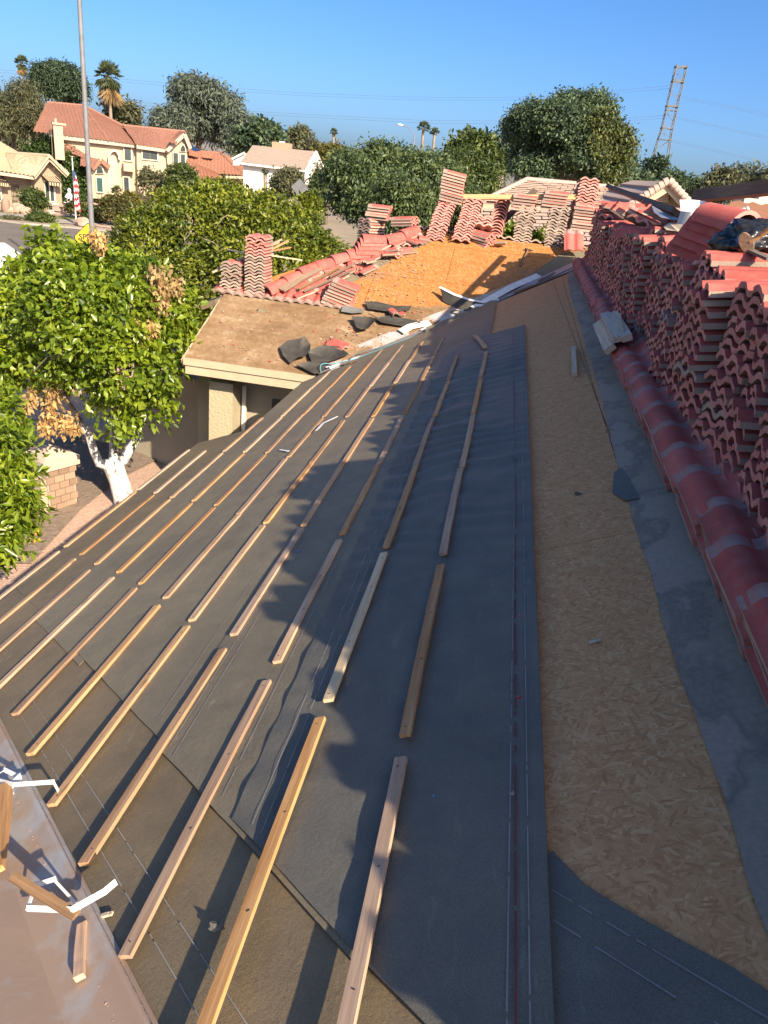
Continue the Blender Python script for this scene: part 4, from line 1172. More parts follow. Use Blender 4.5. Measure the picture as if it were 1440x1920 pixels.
# dark sheet drawn for the pointed shadow under a bent white edging strip
fl = []
for t in range(9):
    px = 825 + (935 - 825) * t / 8
    base = h2(px + 5, [553, 560, 566, 571, 574, 576, 577, 576, 572][t] + 12, .02)
    tip = h2(px, [553, 560, 566, 571, 574, 576, 577, 576, 572][t], .02) + V((-.02, -.05, [.12, .115, .11, .105, .10, .09, .08, .08, .08][t]))
    fl.append((base, tip))
d = MB(); d.grid([[b + (t_ - b) * q / 4 + V((0, 0, .03 * math.sin(q / 4 * 3.1))) for q in range(5)] for b, t_ in fl], 0)
d.grid([[b + (t_ - b) * q / 4 + V((.002, .004, .03 * math.sin(q / 4 * 3.1) - .005)) for q in range(5)] for b, t_ in fl], 0)
thing('shadow_flap', d, MAT['felt_black'], 'black sheet standing for the shadow under the white edging strip at the valley', 'felt flap')
def strip_flat(pts, w, label, mat='paint_white', name='metal_strip'):
    d = MB()
    for (a, b) in zip(pts[:-1], pts[1:]): d.bar(a, b + (b - a).normalized() * .01, w, .006, N2)
    return thing(name, d, MAT[mat], label, 'metal strip')
strip_flat([t_ + V((0, 0, .01)) for b, t_ in fl][::2], .05, 'white bent edging strip along the dark shadow sheet')
strip_flat([h2(930, 573, .13), h2(1000, 533, .08), h2(1084, 494, .05)], .16, 'long pale valley metal sheet lying up the far valley', 'galv')
strip_flat([h2(888, 578, .11), h2(955, 540, .10), h2(1010, 516, .07)], .13, 'bluish white metal sheet beside the long valley metal', 'paint_white')
strip_flat([h2(960, 570, .12), h2(1036, 530, .08), h2(1080, 506, .06)], .05, 'narrow white pipe like strip at the upper end of the valley', 'pvc_white')
strip_flat([h2(752, 622, .06), h2(770, 612, .07), h2(805, 605, .06)], .14, 'short bluish metal sheet in the shade of the valley', 'paint_white')
strip_flat([h2(612, 690, .07), h2(655, 676, .07), h2(720, 657, .07)], .05, 'white plastic pipe piece at the lower end of the valley', 'pvc_white', 'plastic_pipe')
strip_flat([h2(718, 655, .07), h2(742, 646, .07)], .06, 'short white pipe piece next in line up the valley', 'pvc_white', 'plastic_pipe')
strip_flat([h2(790, 620, .07), h2(806, 611, .08)], .06, 'small bright white pipe stub lit beside the cables', 'pvc_white', 'plastic_pipe')
d = MB(); d.tube([h2(617, 693, .08), h2(634, 686, .08)], [.045, .04], 10)
thing('plastic_bottle', d, MAT['plastic_clear'], 'clear crumpled plastic bottle at the lower valley end', 'bottle')
def cable(pxs, label, mat='cable_blue', r=.008):
    pts = [h2(px, py, hh_) if True else None for px, py, hh_ in pxs]
    # smooth
    out = []
    for i in range(len(pts) - 1):
        p0, p1, p2, p3 = pts[max(i - 1, 0)], pts[i], pts[i + 1], pts[min(i + 2, len(pts) - 1)]
        for s in range(6):
            t = s / 6
            out.append(0.5 * ((2 * p1) + (p2 - p0) * t + (2 * p0 - 5 * p1 + 4 * p2 - p3) * t * t + (3 * p1 - p0 - 3 * p2 + p3) * t ** 3))
    out.append(pts[-1])
    d = MB(); d.tube(out, r, 6)
    return thing('cable', d, MAT[mat], label, 'cable')
cable([(604, 706, .05), (602, 684, .12), (630, 681, .1), (668, 672, .12), (700, 660, .12), (742, 643, .12), (800, 622, .12), (846, 608, .12), (900, 588, .14)], 'teal cable with a hooked lower end at the valley')
cable([(640, 690, .08), (690, 670, .1), (745, 648, .13), (800, 627, .12), (870, 600, .15), (958, 570, .12), (1060, 525, .1)], 'teal cable running the whole far valley')
cable([(648, 692, .06), (700, 668, .12), (730, 658, .14), (790, 633, .11), (850, 612, .10), (935, 585, .10), (1010, 552, .10), (1075, 520, .08)], 'dark grey cable sweeping over the chipboard top', 'cable_grey')
cable([(646, 684, .1), (672, 662, .14), (712, 652, .12), (770, 632, .12), (830, 611, .12), (858, 592, .14), (846, 584, .12), (900, 575, .1), (1000, 535, .1), (1084, 497, .07)], 'looped dark cable along the upper valley', 'cable_grey')
plank('wood_shard', h2(640, 684, .08), h2(722, 660, .09), .03, .016, MAT['old_wood'], 'dark splinter lying between the cables', 'wood shard', N2)
# bits of tile and dirt clods
SH = (('tile shard below the nested ridge tiles, leftmost', 628, 516), ('raw tile shard at the hip foot by the red pile', 668, 500), ('tile shard lying by the felt edge under the nested ridge tiles', 690, 492), ('broken tile piece at the middle of the hip', 708, 482), ('upright tile shard near the felt edge', 720, 482), ('long raw tile shard beside the upper hip', 735, 474), ('tile shard on the felt edge close to the upper hip', 748, 478), ('lone tile shard on the orange board', 746, 485), ('raw shard near the top of the hip', 772, 452), ('raw shard at the very top of the hip', 782, 446), ('red shard in the dust above the eave end', 653, 653), ('shard at the foot of the short crooked stack', 930, 460), ('thin shard left of the leaning pair', 770, 462), ('red shard by the grey felt strip', 742, 586), ('flat shard lower on the hip', 590, 538))
for k, (l, px, py) in enumerate(SH):
    M = T(h2(px, py, .03)) @ RZ(trng.uniform(0, 6.3)) @ RX(trng.uniform(-.3, .3)) @ RY(trng.uniform(-.4, .4))
    lone('tile_shard', SHARD[k % 4], M, l, 'tile shard')
rr = random.Random(3); d = MB()
for k in range(1100):
    px, py = rr.choice(((rr.uniform(640, 860), rr.uniform(600, 640)), (rr.uniform(600, 720), rr.uniform(640, 680)), (rr.uniform(400, 640), rr.uniform(580, 690)), (rr.uniform(660, 800), rr.uniform(480, 600)), (rr.uniform(640, 790), rr.uniform(455, 520))))
    p = h2(px, py, .02)
    if p.y < 10.4 or p.x - p.y > -VAL: continue
    s = .005 + .022 * rr.random() ** 2.5; d.ball(p, s, s * rr.uniform(.4, 1), s * .4, 5, 3, 0 if rr.random() < .75 else 1, .35, k, False)
o = d.build('rubble', [MAT['tile_raw'], MAT['tile_red']]); tag(o, 'scattered crumbs of tile and dirt on the far slope', 'rubble', None, 'stuff')
# splintered laths near the shadow sheet
for k, (a, b, l) in enumerate((((1010, 528), (1040, 512), 'rotten lath in the upper valley metal'), ((965, 548), (1000, 536), 'short rotten lath lying in the valley metal'), ((692, 588), (710, 596), 'splinter beside the curled felt scrap'))):
    plank('wood_shard', h2(*a, .12), h2(*b, .12), .035, .015, MAT['old_wood'], l, 'wood shard', N2)
# hammer on the orange board
a = h2(976, 498, .03); b = h2(990, 468, .03)
d = MB(); d.tube([a, (a + b) / 2 + V((0, 0, .004)), b], [.017, .014, .013], 8)
hm = empty('hammer', a, 'claw hammer with a wooden handle lying on the orange board', 'hammer')
d.build('handle', MAT['old_wood'], hm)
d = MB(); dr = (b - a).normalized(); sd = dr.cross(N2).normalized()
d.tube([b - sd * .06, b - sd * .035, b, b + sd * .05, b + sd * .10 - dr * .02], [.019, .017, .016, .012, .004], 8)
d.build('head', MAT['iron'], hm)
# ------------------------------------------------------------------ bent sheet metal on the wall
def sheet(px_pts, mat, label, t=.003, curve=None):
    P = [[at(*q) for q in r_] for r_ in px_pts]
    d = MB(); d.grid(P, 0, False)
    nn = (P[0][1] - P[0][0]).cross(P[1][0] - P[0][0]).normalized() * t
    d.grid([[q - nn for q in r_] for r_ in P], 0, False)
    return thing('sheet_metal', d, MAT[mat], label, 'sheet metal')
sheet([[(1274, 375, 7.2), (1298, 375, 7.3), (1325, 378, 7.4)], [(1277, 404, 6.9), (1300, 402, 6.9), (1308, 405, 6.9)]], 'paint_white', 'upright white folded metal vent panel on the tile wall')
sheet([[(1222, 385, 7.6), (1226, 398, 7.3), (1240, 408, 7.0)], [(1242, 396, 7.6), (1250, 404, 7.3), (1262, 412, 7.0)], [(1262, 410, 7.5), (1272, 410, 7.1), (1284, 414, 6.8)], [(1284, 400, 7.5), (1292, 404, 7.1), (1300, 412, 6.8)]], 'galv', 'crumpled bent metal sheet in front of the white vent panel')
sheet([[(1244, 425, 6.9), (1255, 418, 6.9), (1296, 424, 6.6)], [(1250, 432, 6.6), (1270, 434, 6.5), (1288, 440, 6.4)]], 'fascia_cream', 'dusty tan metal lip below the crumpled sheet')
d = MB(); p = at(1290, 415, 6.8); d.tube([p + V((0, 0, -.06)), p + V((0, 0, .07))], [.085, .075], 16, 0, False)
thing('vent_pipe', d, MAT['galv'], 'short galvanised vent collar among the bent metal', 'vent collar')
d = MB(); d.tube([at(1386, 396, 5.6), at(1402, 392, 5.6)], [.016, .016], 10); d.tube([at(1400, 393, 5.6), at(1404, 391, 5.6)], [.021, .021], 10)
thing('plastic_pipe', d, MAT['plastic_clear'], 'clear grey pipe end sticking out behind the rounded ridge tile', 'pipe')
# black rubbish bag, wrinkled
d = MB(); c = at(1418, 458, 4.75)
n_, m_ = 64, 34
P = []
for j in range(m_ + 1):
    ph = -math.pi / 2 + math.pi * j / m_; row = []
    for i in range(n_ + 1):
        a = 2 * math.pi * (i % n_) / n_
        v = V((math.cos(ph) * math.cos(a), math.cos(ph) * math.sin(a), math.sin(ph)))
        w = 1 + .30 * fbm(v.x * 1.8 + 2, v.y * 1.8, v.z * 1.8, 1) + .30 * abs(fbm(v.x * 3.3, v.y * 3.3 + 3, v.z * 3.3, 1)) - .20 * abs(fbm(v.x * 6.5, v.y * 6.5, v.z * 6.5, 1)) + .08 * abs(fbm(v.x * 13, v.y * 13, v.z * 13, 1))
        row.append(c + V((v.x * .21 * w, v.y * .20 * w, v.z * .12 * w)))
    P.append(row)
d.grid(P)
bag = thing('rubbish_bag', d, MAT['bag_black'], 'crumpled shiny black plastic rubbish bag on top of the tile wall', 'rubbish bag')
d = MB()
P = []
for j in range(7):
    P.append([at(1330 + 18 * i, 470 + 6 * j + 6 * math.sin(i * 1.3 + j), 4.7 - .05 * j) + V((0, 0, .02 * fbm(i * .9, j * .8))) for i in range(9)])
d.grid(P); d.grid([[q - V((0, 0, .004)) for q in r_] for r_ in P])
thing('plastic_sheet', d, MAT['bag_black'], 'flat black plastic sheeting spilling below the rubbish bag', 'plastic sheet')
# wooden float: oval board with a handle
pd = empty('wooden_trowel', at(1399, 456, 4.42), 'brown wooden trowel with an oval blade stuck in the black bag', 'trowel')
d = MB(); c0 = at(1399, 456, 4.42); ax = (at(1389, 434, 4.42) - at(1406, 471, 4.42)); hl = ax.length / 2; ax.normalize(); sdv = V((.65, -.35, .25)); sdv = (sdv - ax * sdv.dot(ax)).normalized()
d.prism([c0 + ax * (hl * math.cos(k * math.pi / 9)) + sdv * (.033 * math.sin(k * math.pi / 9)) for k in range(18)], ax.cross(sdv) * .014)
d.build('blade', MAT['old_wood'], pd)
d = MB(); d.tube([at(1406, 453, 4.42), at(1424, 443, 4.4), at(1448, 424, 4.35)], [.012, .014, .016], 8); d.build('handle', MAT['batten_wood'], pd)
plank('loose_board', at(1400, 470, 4.5), at(1445, 490, 4.2), .05, .015, MAT['beam_wood'], 'dark board end under the wooden trowel', 'board')
# ================================================================== foliage
def leaf_mesh(name, C, D, N, L, W, mat):
    n = len(C)
    S = np.cross(D, N); S /= np.linalg.norm(S, axis=1, keepdims=True) + 1e-9
    N = np.cross(S, D)
    L = L[:, None]; W = W[:, None]
    v = np.empty((n, 4, 3))
    v[:, 0] = C
    v[:, 1] = C + D * L * .48 - S * W + N * W * .35
    v[:, 2] = C + D * L - N * L * .12
    v[:, 3] = C + D * L * .48 + S * W + N * W * .35
    me = bpy.data.meshes.new(name)
    me.vertices.add(n * 4); me.vertices.foreach_set('co', v.reshape(-1))
    me.loops.add(n * 6)
    b = np.arange(n)[:, None] * 4
    idx = (b + np.array([[0, 2, 1, 0, 3, 2]])).reshape(-1)
    me.loops.foreach_set('vertex_index', idx.astype(np.int32))
    me.polygons.add(n * 2)
    me.polygons.foreach_set('loop_start', (np.arange(n * 2) * 3).astype(np.int32))
    me.polygons.foreach_set('loop_total', np.full(n * 2, 3, np.int32))
    me.materials.append(mat)
    me.update(calc_edges=True)
    return me
def unit(a): return a / (np.linalg.norm(a, axis=1, keepdims=True) + 1e-9)
def nz(P, f, seed):
    """cheap smooth noise -1..1"""
    r = np.random.RandomState(seed); out = np.zeros(len(P))
    for k in range(5):
        w = r.normal(size=3) * f * (1 + .5 * k); out += np.sin(P @ w + r.uniform(0, 6.28)) / (1 + .3 * k)
    return out / 2.6
def crown_pts(lobes, n_cl, per, spread, L, W, seed, droop=.25, gap=.35, shell=.55, flat=.5):
    r = np.random.RandomState(seed)
    lob = np.array([[*c, *q] for c, q in lobes], float)
    area = (lob[:, 3] * lob[:, 4] * lob[:, 5]) ** (2 / 3); k = r.choice(len(lob), n_cl * 3, p=area / area.sum())
    d = unit(r.normal(size=(n_cl * 3, 3)))
    d[:, 2] = np.where(d[:, 2] < -.55, -d[:, 2], d[:, 2])
    rad = shell + (1 - shell) * r.uniform(0, 1, (n_cl * 3, 1)) ** .45
    c = lob[k, :3] + d * lob[k, 3:] * rad
    keep = np.ones(len(c), bool)
    for i in range(len(lob)):
        q = np.linalg.norm((c - lob[i, :3]) / lob[i, 3:], axis=1)
        keep &= ~((q < shell * .92) & (k != i))
    size = lob[:, 3:].mean()
    keep &= nz(c, 2.2 / size, seed + 5) > -1 + gap
    c, d = c[keep][:n_cl], d[keep][:n_cl]
    m = len(c)
    C = np.repeat(c, per, 0) + r.normal(size=(m * per, 3)) * spread * np.array([1, 1, .75])
    rd = np.repeat(d, per, 0)
    D = unit(rd * .55 + r.normal(size=(m * per, 3)) * .75 + np.array([0, 0, -droop]))
    N = unit(rd * .6 + np.array([0, 0, flat]) + r.normal(size=(m * per, 3)) * .55)
    s = r.uniform(.45, 1.25, m * per)
    return C, D, N, s * L, s * W, c
def rand_lobes(c, rx, ry, rz, n, seed, big=.62, small=(.30, .48)):
    r = random.Random(seed); out = [(c, (rx * big, ry * big, rz * big))]
    for k in range(n):
        a = 2 * math.pi * (k + r.uniform(-.3, .3)) / n * 2.4; t = r.uniform(-.55, .95)
        h = math.sqrt(max(.05, 1 - t * t)) ; s = r.uniform(*small)
        q = (c[0] + rx * (1 - s) * h * math.cos(a), c[1] + ry * (1 - s) * h * math.sin(a), c[2] + rz * (1 - s) * t)
        out.append((q, (rx * s, ry * s, rz * s * r.uniform(.8, 1.1))))
    return out
def limbs(mb, base, top, r0, ends, seed, mi=0):
    rr = random.Random(seed)
    base, top = V(base), V(top)
    mid = base.lerp(top, .5) + V((rr.uniform(-.06, .06), rr.uniform(-.06, .06), 0)) * (top - base).length
    mb.tube([base - V((0, 0, .05)), base.lerp(mid, .3), mid, top], [r0 * 1.35, r0, r0 * .8, r0 * .55], 9, mi)
    for e in ends:
        e = V(e); s = mid.lerp(top, rr.uniform(.1, .9)); m = s.lerp(e, .5) + V((rr.uniform(-.1, .1), rr.uniform(-.1, .1), .08)) * (e - s).length
        mb.tube([s, m, e], [r0 * .42, r0 * .28, r0 * .08], 6, mi)
def tree(name, label, cat, bbox, Y, mat, n_cl, per, L, W, spread, seed, group=None, trunk='bark', tr=.16, lobes=10, ground=True, depth=.9, zmin=None, big=.55, small=(.2, .36), extra=None, **kw):
    x0, x1, y0, y1 = bbox
    c = at((x0 + x1) / 2, (y0 + y1) / 2, Y)
    z = (c - EYE).dot(CF)
    rx = (x1 - x0) / 2 / FPX * z; rz = (y1 - y0) / 2 / FPX * z
    lb = rand_lobes(tuple(c), rx, rx * depth, rz, lobes, seed, big, small)
    C, D, N, Ls, Ws, cl = crown_pts(lb, n_cl, per, spread, L, W, seed, **kw)
    C[:, 2] = np.maximum(C[:, 2], .05)
    e = empty(name, (c.x, c.y, 0), label, cat, group)
    o = obj('crown', leaf_mesh('crown', C, D, N, Ls, Ws, MAT[mat]), e)
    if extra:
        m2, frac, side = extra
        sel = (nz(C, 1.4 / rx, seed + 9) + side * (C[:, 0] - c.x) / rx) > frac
        if sel.any(): obj('golden_foliage', leaf_mesh('crown', C[sel] + D[sel] * .03, D[sel], N[sel], Ls[sel] * 1.05, Ws[sel] * 1.05, MAT[m2]), e)  # second leaf colour laid over one side of the crown
    if trunk:
        d = MB(); ends = [tuple(cl[i]) for i in np.random.RandomState(seed).choice(len(cl), min(9, len(cl)), False)]
        limbs(d, (c.x, c.y, 0), (c.x, c.y, c.z + rz * .25), tr, ends, seed)
        d.build('trunk', MAT[trunk], e)
    return e
# ---- citrus beside the house: whitewashed trunk
b = gnd(236, 948)
ct = empty('citrus_tree', (b.x, b.y, 0), 'bright green citrus tree with a whitewashed forked trunk beside the house', 'tree')
d = MB()
tz = lambda px, py, dY=0.0: at(px, py, b.y + dY)
fk = tz(212, 872)
d.tube([tz(242, 965), tz(232, 930), tz(222, 898), fk], [.23, .175, .16, .165], 12)
d.tube([fk, tz(186, 868, -.1), tz(176, 845, -.15), tz(166, 815, -.2), tz(150, 790, -.3)], [.11, .085, .07, .06, .05], 9)
d.tube([fk, tz(214, 845, .1), tz(212, 815, .1), tz(216, 770, .1)], [.09, .075, .065, .05], 9)
d.tube([fk, tz(232, 862, .15), tz(242, 845, .2), tz(258, 820, .3), tz(262, 780, .4)], [.10, .085, .075, .065, .05], 9)
d.build('trunk', MAT['whitewash'], ct)
d = MB()
for (a, m_, e_, s) in (((150, 790, -.3), (120, 740, -.4), (90, 680, -.6), .045), ((216, 770, .1), (215, 690, 0), (200, 600, -.2), .05), ((262, 780, .4), (280, 720, .4), (300, 650, .2), .045), ((216, 770, .1), (160, 680, .6), (110, 590, .5), .04), ((150, 790, -.3), (70, 760, -.2), (20, 720, 0), .035), ((90, 680, -1.2), (108, 660, -1.35), (120, 632, -1.4), .01), ((60, 700, -1.2), (90, 668, -1.35), (112, 668, -1.4), .01), ((80, 650, -1.2), (98, 655, -1.35), (124, 668, -1.4), .009)):
    d = MB(); d.tube([tz(*a), tz(*m_), tz(*e_)], [s, s * .7, s * .3], 7); d.build('bough', MAT['bark_pale'], ct)
lb = []
for (px, py, dY, r_) in ((100, 488, 0, .70), (165, 480, -.2, .70), (235, 520, 0, .72), (60, 580, -.1, .85), (150, 570, -.7, .80), (230, 600, -.6, .70), (300, 570, 0, .50), (310, 640, -.1, .48), (60, 690, -.3, .62), (140, 690, -.8, .5), (250, 700, -.7, .62), (285, 760, -.3, .36), (10, 610, .2, .9), (-40, 690, 0, .7), (220, 760, -.7, .34), (235, 815, -.8, .20), (185, 640, -1.0, .5), (340, 690, -.2, .20), (20, 500, .2, .45), (92, 410, 0, .30), (320, 545, .2, .35)):
    py += (62 if px < 200 else 40) if py < 530 else (24 if py < 600 else 0)
    p = tz(px, py, dY); lb.append((tuple(p), (r_ * .94, r_, r_ * .84)))
C, D, N, Ls, Ws, cl = crown_pts(lb, 2100, 13, .085, .125, .035, 5, droop=.45, gap=.24, shell=.70, flat=.35)
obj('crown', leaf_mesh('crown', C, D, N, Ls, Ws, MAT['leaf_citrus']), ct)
rs = np.random.RandomState(8)
def dead_cluster(spots, n, parent, seed, L=.10):
    rs = np.random.RandomState(seed); Cs = []
    for (px, py, dY, r_) in spots:
        p = tz(px, py, dY); Cs.append(np.array(p) + rs.normal(size=(n, 3)) * r_ * np.array([.6, .6, 1]))
    C = np.concatenate(Cs); m = len(C)
    D = unit(rs.normal(size=(m, 3)) * .6 + np.array([0, 0, -.9])); N = unit(rs.normal(size=(m, 3)))
    obj('dead_leaves', leaf_mesh('dead_leaves', C, D, N, rs.uniform(.7, 1.2, m) * L, rs.uniform(.7, 1.2, m) * .026, MAT['leaf_dead']), parent)
dead_cluster([(98, 745, -1.0, .10), (92, 780, -1.0, .12), (120, 790, -.9, .11), (48, 760, -1.0, .07), (60, 740, -1.0, .06), (84, 800, -1, .08), (45, 790, -1, .05), (140, 800, -.9, .05)], 90, ct, 3)
dead_cluster([(302, 530, -.55, .12), (305, 550, -.55, .10), (298, 570, -.6, .09), (290, 510, -.4, .08), (270, 620, -.9, .10), (255, 610, -.9, .07), (285, 615, -.9, .07), (190, 450, -.4, .07), (180, 443, -.4, .06), (330, 535, -.3, .08)], 80, ct, 4)
for k, (px, py, dY) in enumerate(((160, 580, -1.55), (70, 620, -1.2))):
    d = MB(); d.ball(tz(px, py, dY), .042, .042, .042, 10, 7); d.build('fruit', MAT['leaf_citrus'] if k == 0 else MAT['leaf_yellow'], ct)
# ---- second citrus at the lower left
c2 = empty('citrus_tree', (-6.2, 6.3, 0), 'narrow leaved citrus tree cut off by the left edge near the eave', 'tree')
lb = []
for (px, py, Y, r_) in ((-10, 800, 7.2, .5), (20, 870, 6.6, .42), (-10, 930, 6.4, .5), (50, 960, 6.2, .30), (10, 1020, 6.0, .30), (-40, 1040, 6.0, .4), (40, 1000, 6.1, .26), (-70, 860, 6.8, .7), (-60, 960, 6.5, .7), (15, 770, 7.4, .28)):
    p = at(px - 34, py, Y); lb.append((tuple(p), (r_ * .92, r_, r_ * .95)))
C, D, N, Ls, Ws, cl = crown_pts(lb, 900, 14, .07, .125, .022, 15, droop=.30, gap=.12, shell=.7, flat=.35)
obj('crown', leaf_mesh('crown', C, D, N, Ls, Ws, MAT['leaf_citrus']), c2)
d = MB(); limbs(d, (-6.2, 6.3, 0), (-6.2, 6.4, 2.2), .09, [tuple(cl[i]) for i in (5, 90, 200, 300)], 4); d.build('trunk', MAT['bark'], c2)
d = MB()
for k, (dx, dz) in enumerate(((0, 0), (.03, -.05), (-.02, -.08), (.03, .04))): d.ball(at(67, 1002, 5.75) + V((dx, 0, dz)), .010, .008, .016, 7, 5)
d.build('blossom', MAT['orange_fruit'], c2)
# ---- larger orange tree behind the stacks
ot = empty('orange_tree', (*at(420, 560, 20.5).xy, 0), 'wide round orange tree behind the tile stacks on the left', 'tree')
lb = []
for (px, py, Y, r_) in ((300, 440, 20, 1.2), (380, 420, 20.3, 1.3), (450, 420, 20.2, 1.25), (520, 440, 20, 1.1), (580, 455, 20.2, .75), (340, 390, 20.8, .95), (420, 380, 20.8, 1.0), (500, 395, 20.6, .85), (260, 440, 20.6, .75), (300, 510, 19.6, 1.1), (380, 510, 19.3, 1.1), (460, 480, 19.4, 1.1), (540, 490, 19.6, .9), (330, 580, 19.4, 1.1), (620, 462, 20.4, .45), (235, 470, 20.4, .5), (395, 355, 21, .55), (565, 400, 21, .5)):
    p = at(px, py + 18, Y); lb.append((tuple(p), (r_ * .9, r_, r_ * .74)))
C, D, N, Ls, Ws, cl = crown_pts(lb, 4400, 12, .11, .135, .035, 25, droop=.2, gap=.22, shell=.72, flat=.5)
obj('crown', leaf_mesh('crown', C, D, N, Ls, Ws, MAT['leaf_citrus_far']), ot)
d = MB(); bp = ot.location; limbs(d, (bp.x, bp.y, 0), (bp.x, bp.y, 2.6), .16, [tuple(cl[i]) for i in (5, 90, 200, 300, 500, 700)], 4); d.build('trunk', MAT['bark'], ot)
d = MB(); tw = random.Random(6)
for k in range(60):
    p = V(cl[tw.randrange(len(cl))]); q = p + V((tw.uniform(-.5, .5), tw.uniform(-.6, .1), tw.uniform(-.3, .4)))
    d.tube([p, p.lerp(q, .5) + V((0, 0, .06)), q], [.012, .009, .004], 4)
o = d.build('twig', MAT['bark_pale'], ot); o['kind'] = 'stuff'
d = MB(); d.ball(at(340, 519, 18.7), .05, .05, .05, 10, 7); d.build('fruit', MAT['orange_fruit'], ot)
# ---- trees farther off
tree('ash_tree', 'broad dark green tree beyond the hip, left of the tall stack', 'tree', (590, 895, 284, 470), 33, 'leaf_dark', 11000, 12, .175, .042, .24, 31, lobes=34, tr=.25, gap=.34, droop=.5, shell=.5, small=(.16, .30))
tree('ash_tree', 'upright dark green bush tree filling the gap behind the stack at the hip', 'tree', (690, 800, 320, 470), 27, 'leaf_dark', 2200, 12, .15, .036, .2, 33, lobes=7, tr=.15, droop=.5)
tree('ash_tree', 'paler green tree right behind the perched bundle of tiles', 'tree', (800, 925, 292, 440), 36, 'leaf_hedge', 3000, 12, .17, .042, .23, 35, lobes=8, tr=.2, droop=.5)
tree('elm_tree', 'largest round topped tree, with golden leaves on its right side', 'tree', (942, 1182, 176, 385), 52, 'leaf_elm', 14000, 12, .21, .06, .30, 37, lobes=36, tr=.4, gap=.36, droop=.6, shell=.5, small=(.16, .32), extra=('leaf_elm_gold', .55, .9))
tree('gum_tree', 'tall blue grey gum tree behind the tiled houses', 'tree', (300, 455, 148, 300), 108, 'leaf_gum', 3000, 12, .62, .11, .6, 39, lobes=13, tr=.5, droop=1.0, gap=.25, small=(.22, .4))
tree('gum_tree', 'smaller grey green gum tree left of the tall blue grey one', 'tree', (285, 350, 196, 270), 100, 'leaf_gum', 1000, 12, .55, .10, .5, 40, lobes=7, tr=.3, droop=1.0)
tree('gum_tree', 'drooping pale grey tree on the right flank of the tall blue grey one', 'tree', (420, 475, 205, 305), 104, 'leaf_gum', 900, 12, .55, .10, .5, 41, lobes=6, tr=.3, droop=1.2)
tree('fig_tree', 'dense dark dome shaped tree left of the white house', 'tree', (440, 538, 232, 320), 96, 'leaf_elm', 800, 14, .6, .2, .45, 43, lobes=9, tr=.3, gap=.02)
tree('pine_tree', 'olive green pine right of the dark dome shaped tree', 'tree', (540, 578, 240, 300), 125, 'leaf_mesq', 260, 12, .8, .12, .5, 45, lobes=6, tr=.3)
tree('pine_tree', 'low olive pine beside the distant hills', 'tree', (570, 598, 260, 310), 120, 'leaf_mesq', 160, 12, .8, .12, .5, 46, lobes=4, tr=.25)
tree('shade_tree', 'small yellow green tree in front of the distant hills', 'tree', (588, 650, 268, 320), 85, 'leaf_yellow', 260, 12, .5, .12, .4, 47, lobes=6, tr=.2)
tree('pine_tree', 'dark blue green pine towering behind the leftmost roofs', 'tree', (62, 158, 108, 215), 112, 'leaf_pine', 2000, 12, .6, .09, .5, 49, lobes=12, tr=.4, small=(.22, .36), gap=.3)
tree('olive_tree', 'olive tree peeking over the terracotta roof below the big palm', 'tree', (190, 264, 190, 260), 102, 'leaf_mesq', 360, 12, .7, .13, .5, 51, lobes=6, tr=.3)
tree('mesquite_tree', 'feathery grey green mesquite cut off by the left edge', 'tree', (-60, 92, 150, 300), 78, 'leaf_mesq', 2000, 12, .42, .055, .5, 53, lobes=10, tr=.3, gap=.45, droop=.9)
tree('shade_tree', 'mid green tree behind the twin palms', 'tree', (830, 945, 258, 350), 78, 'leaf_hedge', 520, 12, .6, .15, .45, 55, lobes=7, tr=.3)
tree('pine_tree', 'dark conifer left of the largest tree', 'tree', (895, 945, 250, 330), 95, 'leaf_pine', 300, 12, .7, .12, .5, 57, lobes=6, tr=.3)
tree('shade_tree', 'low green tree at the right foot of the largest tree', 'tree', (1140, 1182, 300, 360), 70, 'leaf_elm', 260, 12, .5, .13, .4, 58, lobes=5, tr=.2)
tree('pine_tree', 'dark bushy pine seen through the foot of the pylon', 'tree', (1212, 1242, 298, 350), 118, 'leaf_pine', 220, 12, .7, .12, .5, 59, lobes=5, tr=.3)
tree('shade_tree', 'small dark tree left of the pylon foot', 'tree', (1176, 1212, 322, 358), 110, 'leaf_elm', 180, 12, .6, .14, .45, 60, lobes=5, tr=.2)
tree('shade_tree', 'small round tree right of the pylon above the gable', 'tree', (1250, 1282, 326, 372), 100, 'leaf_elm', 200, 12, .6, .14, .45, 61, lobes=5, tr=.2)
RT = ((1288, 1330, 336, 395, 105, 'leaf_elm', 'dark green tree in the far row at right, first from the left'), (1318, 1372, 322, 392, 98, 'leaf_mesq', 'grey green tree in the far row at right, second from the left'), (1360, 1410, 312, 392, 100, 'leaf_gum', 'bluish tree in the far row at right, with the tallest crown'), (1398, 1470, 318, 400, 92, 'leaf_mesq', 'pale olive tree in the far row cut off by the right edge'))
for k, (x0, x1, y0, y1, Y, m_, l) in enumerate(RT):
    tree('shade_tree', l, 'tree', (x0, x1, y0, y1), Y, m_, 300, 12, .65, .13, .5, 63 + k, lobes=7, tr=.25, droop=.6)
# distant tree belt: one mass
r_ = np.random.RandomState(3); lb = []
for az in np.arange(-40, 30, .8):
    a = R(az); dd = r_.uniform(150, 190); hgt = r_.uniform(4.5, 6.6)
    lb.append(((dd * math.sin(a), dd * math.cos(a), hgt * .45), (3.2, 3.2, hgt * .55)))
C, D, N, Ls, Ws, cl = crown_pts(lb, 5200, 10, .8, .9, .26, 71, droop=.3, gap=.1)
C[:, 2] = np.maximum(C[:, 2], .1)
o = obj('distant_trees', leaf_mesh('distant_trees', C, D, N, Ls, Ws, MAT['leaf_mesq'])); tag(o, 'far belt of neighbourhood trees along the horizon', 'trees', None, 'stuff')
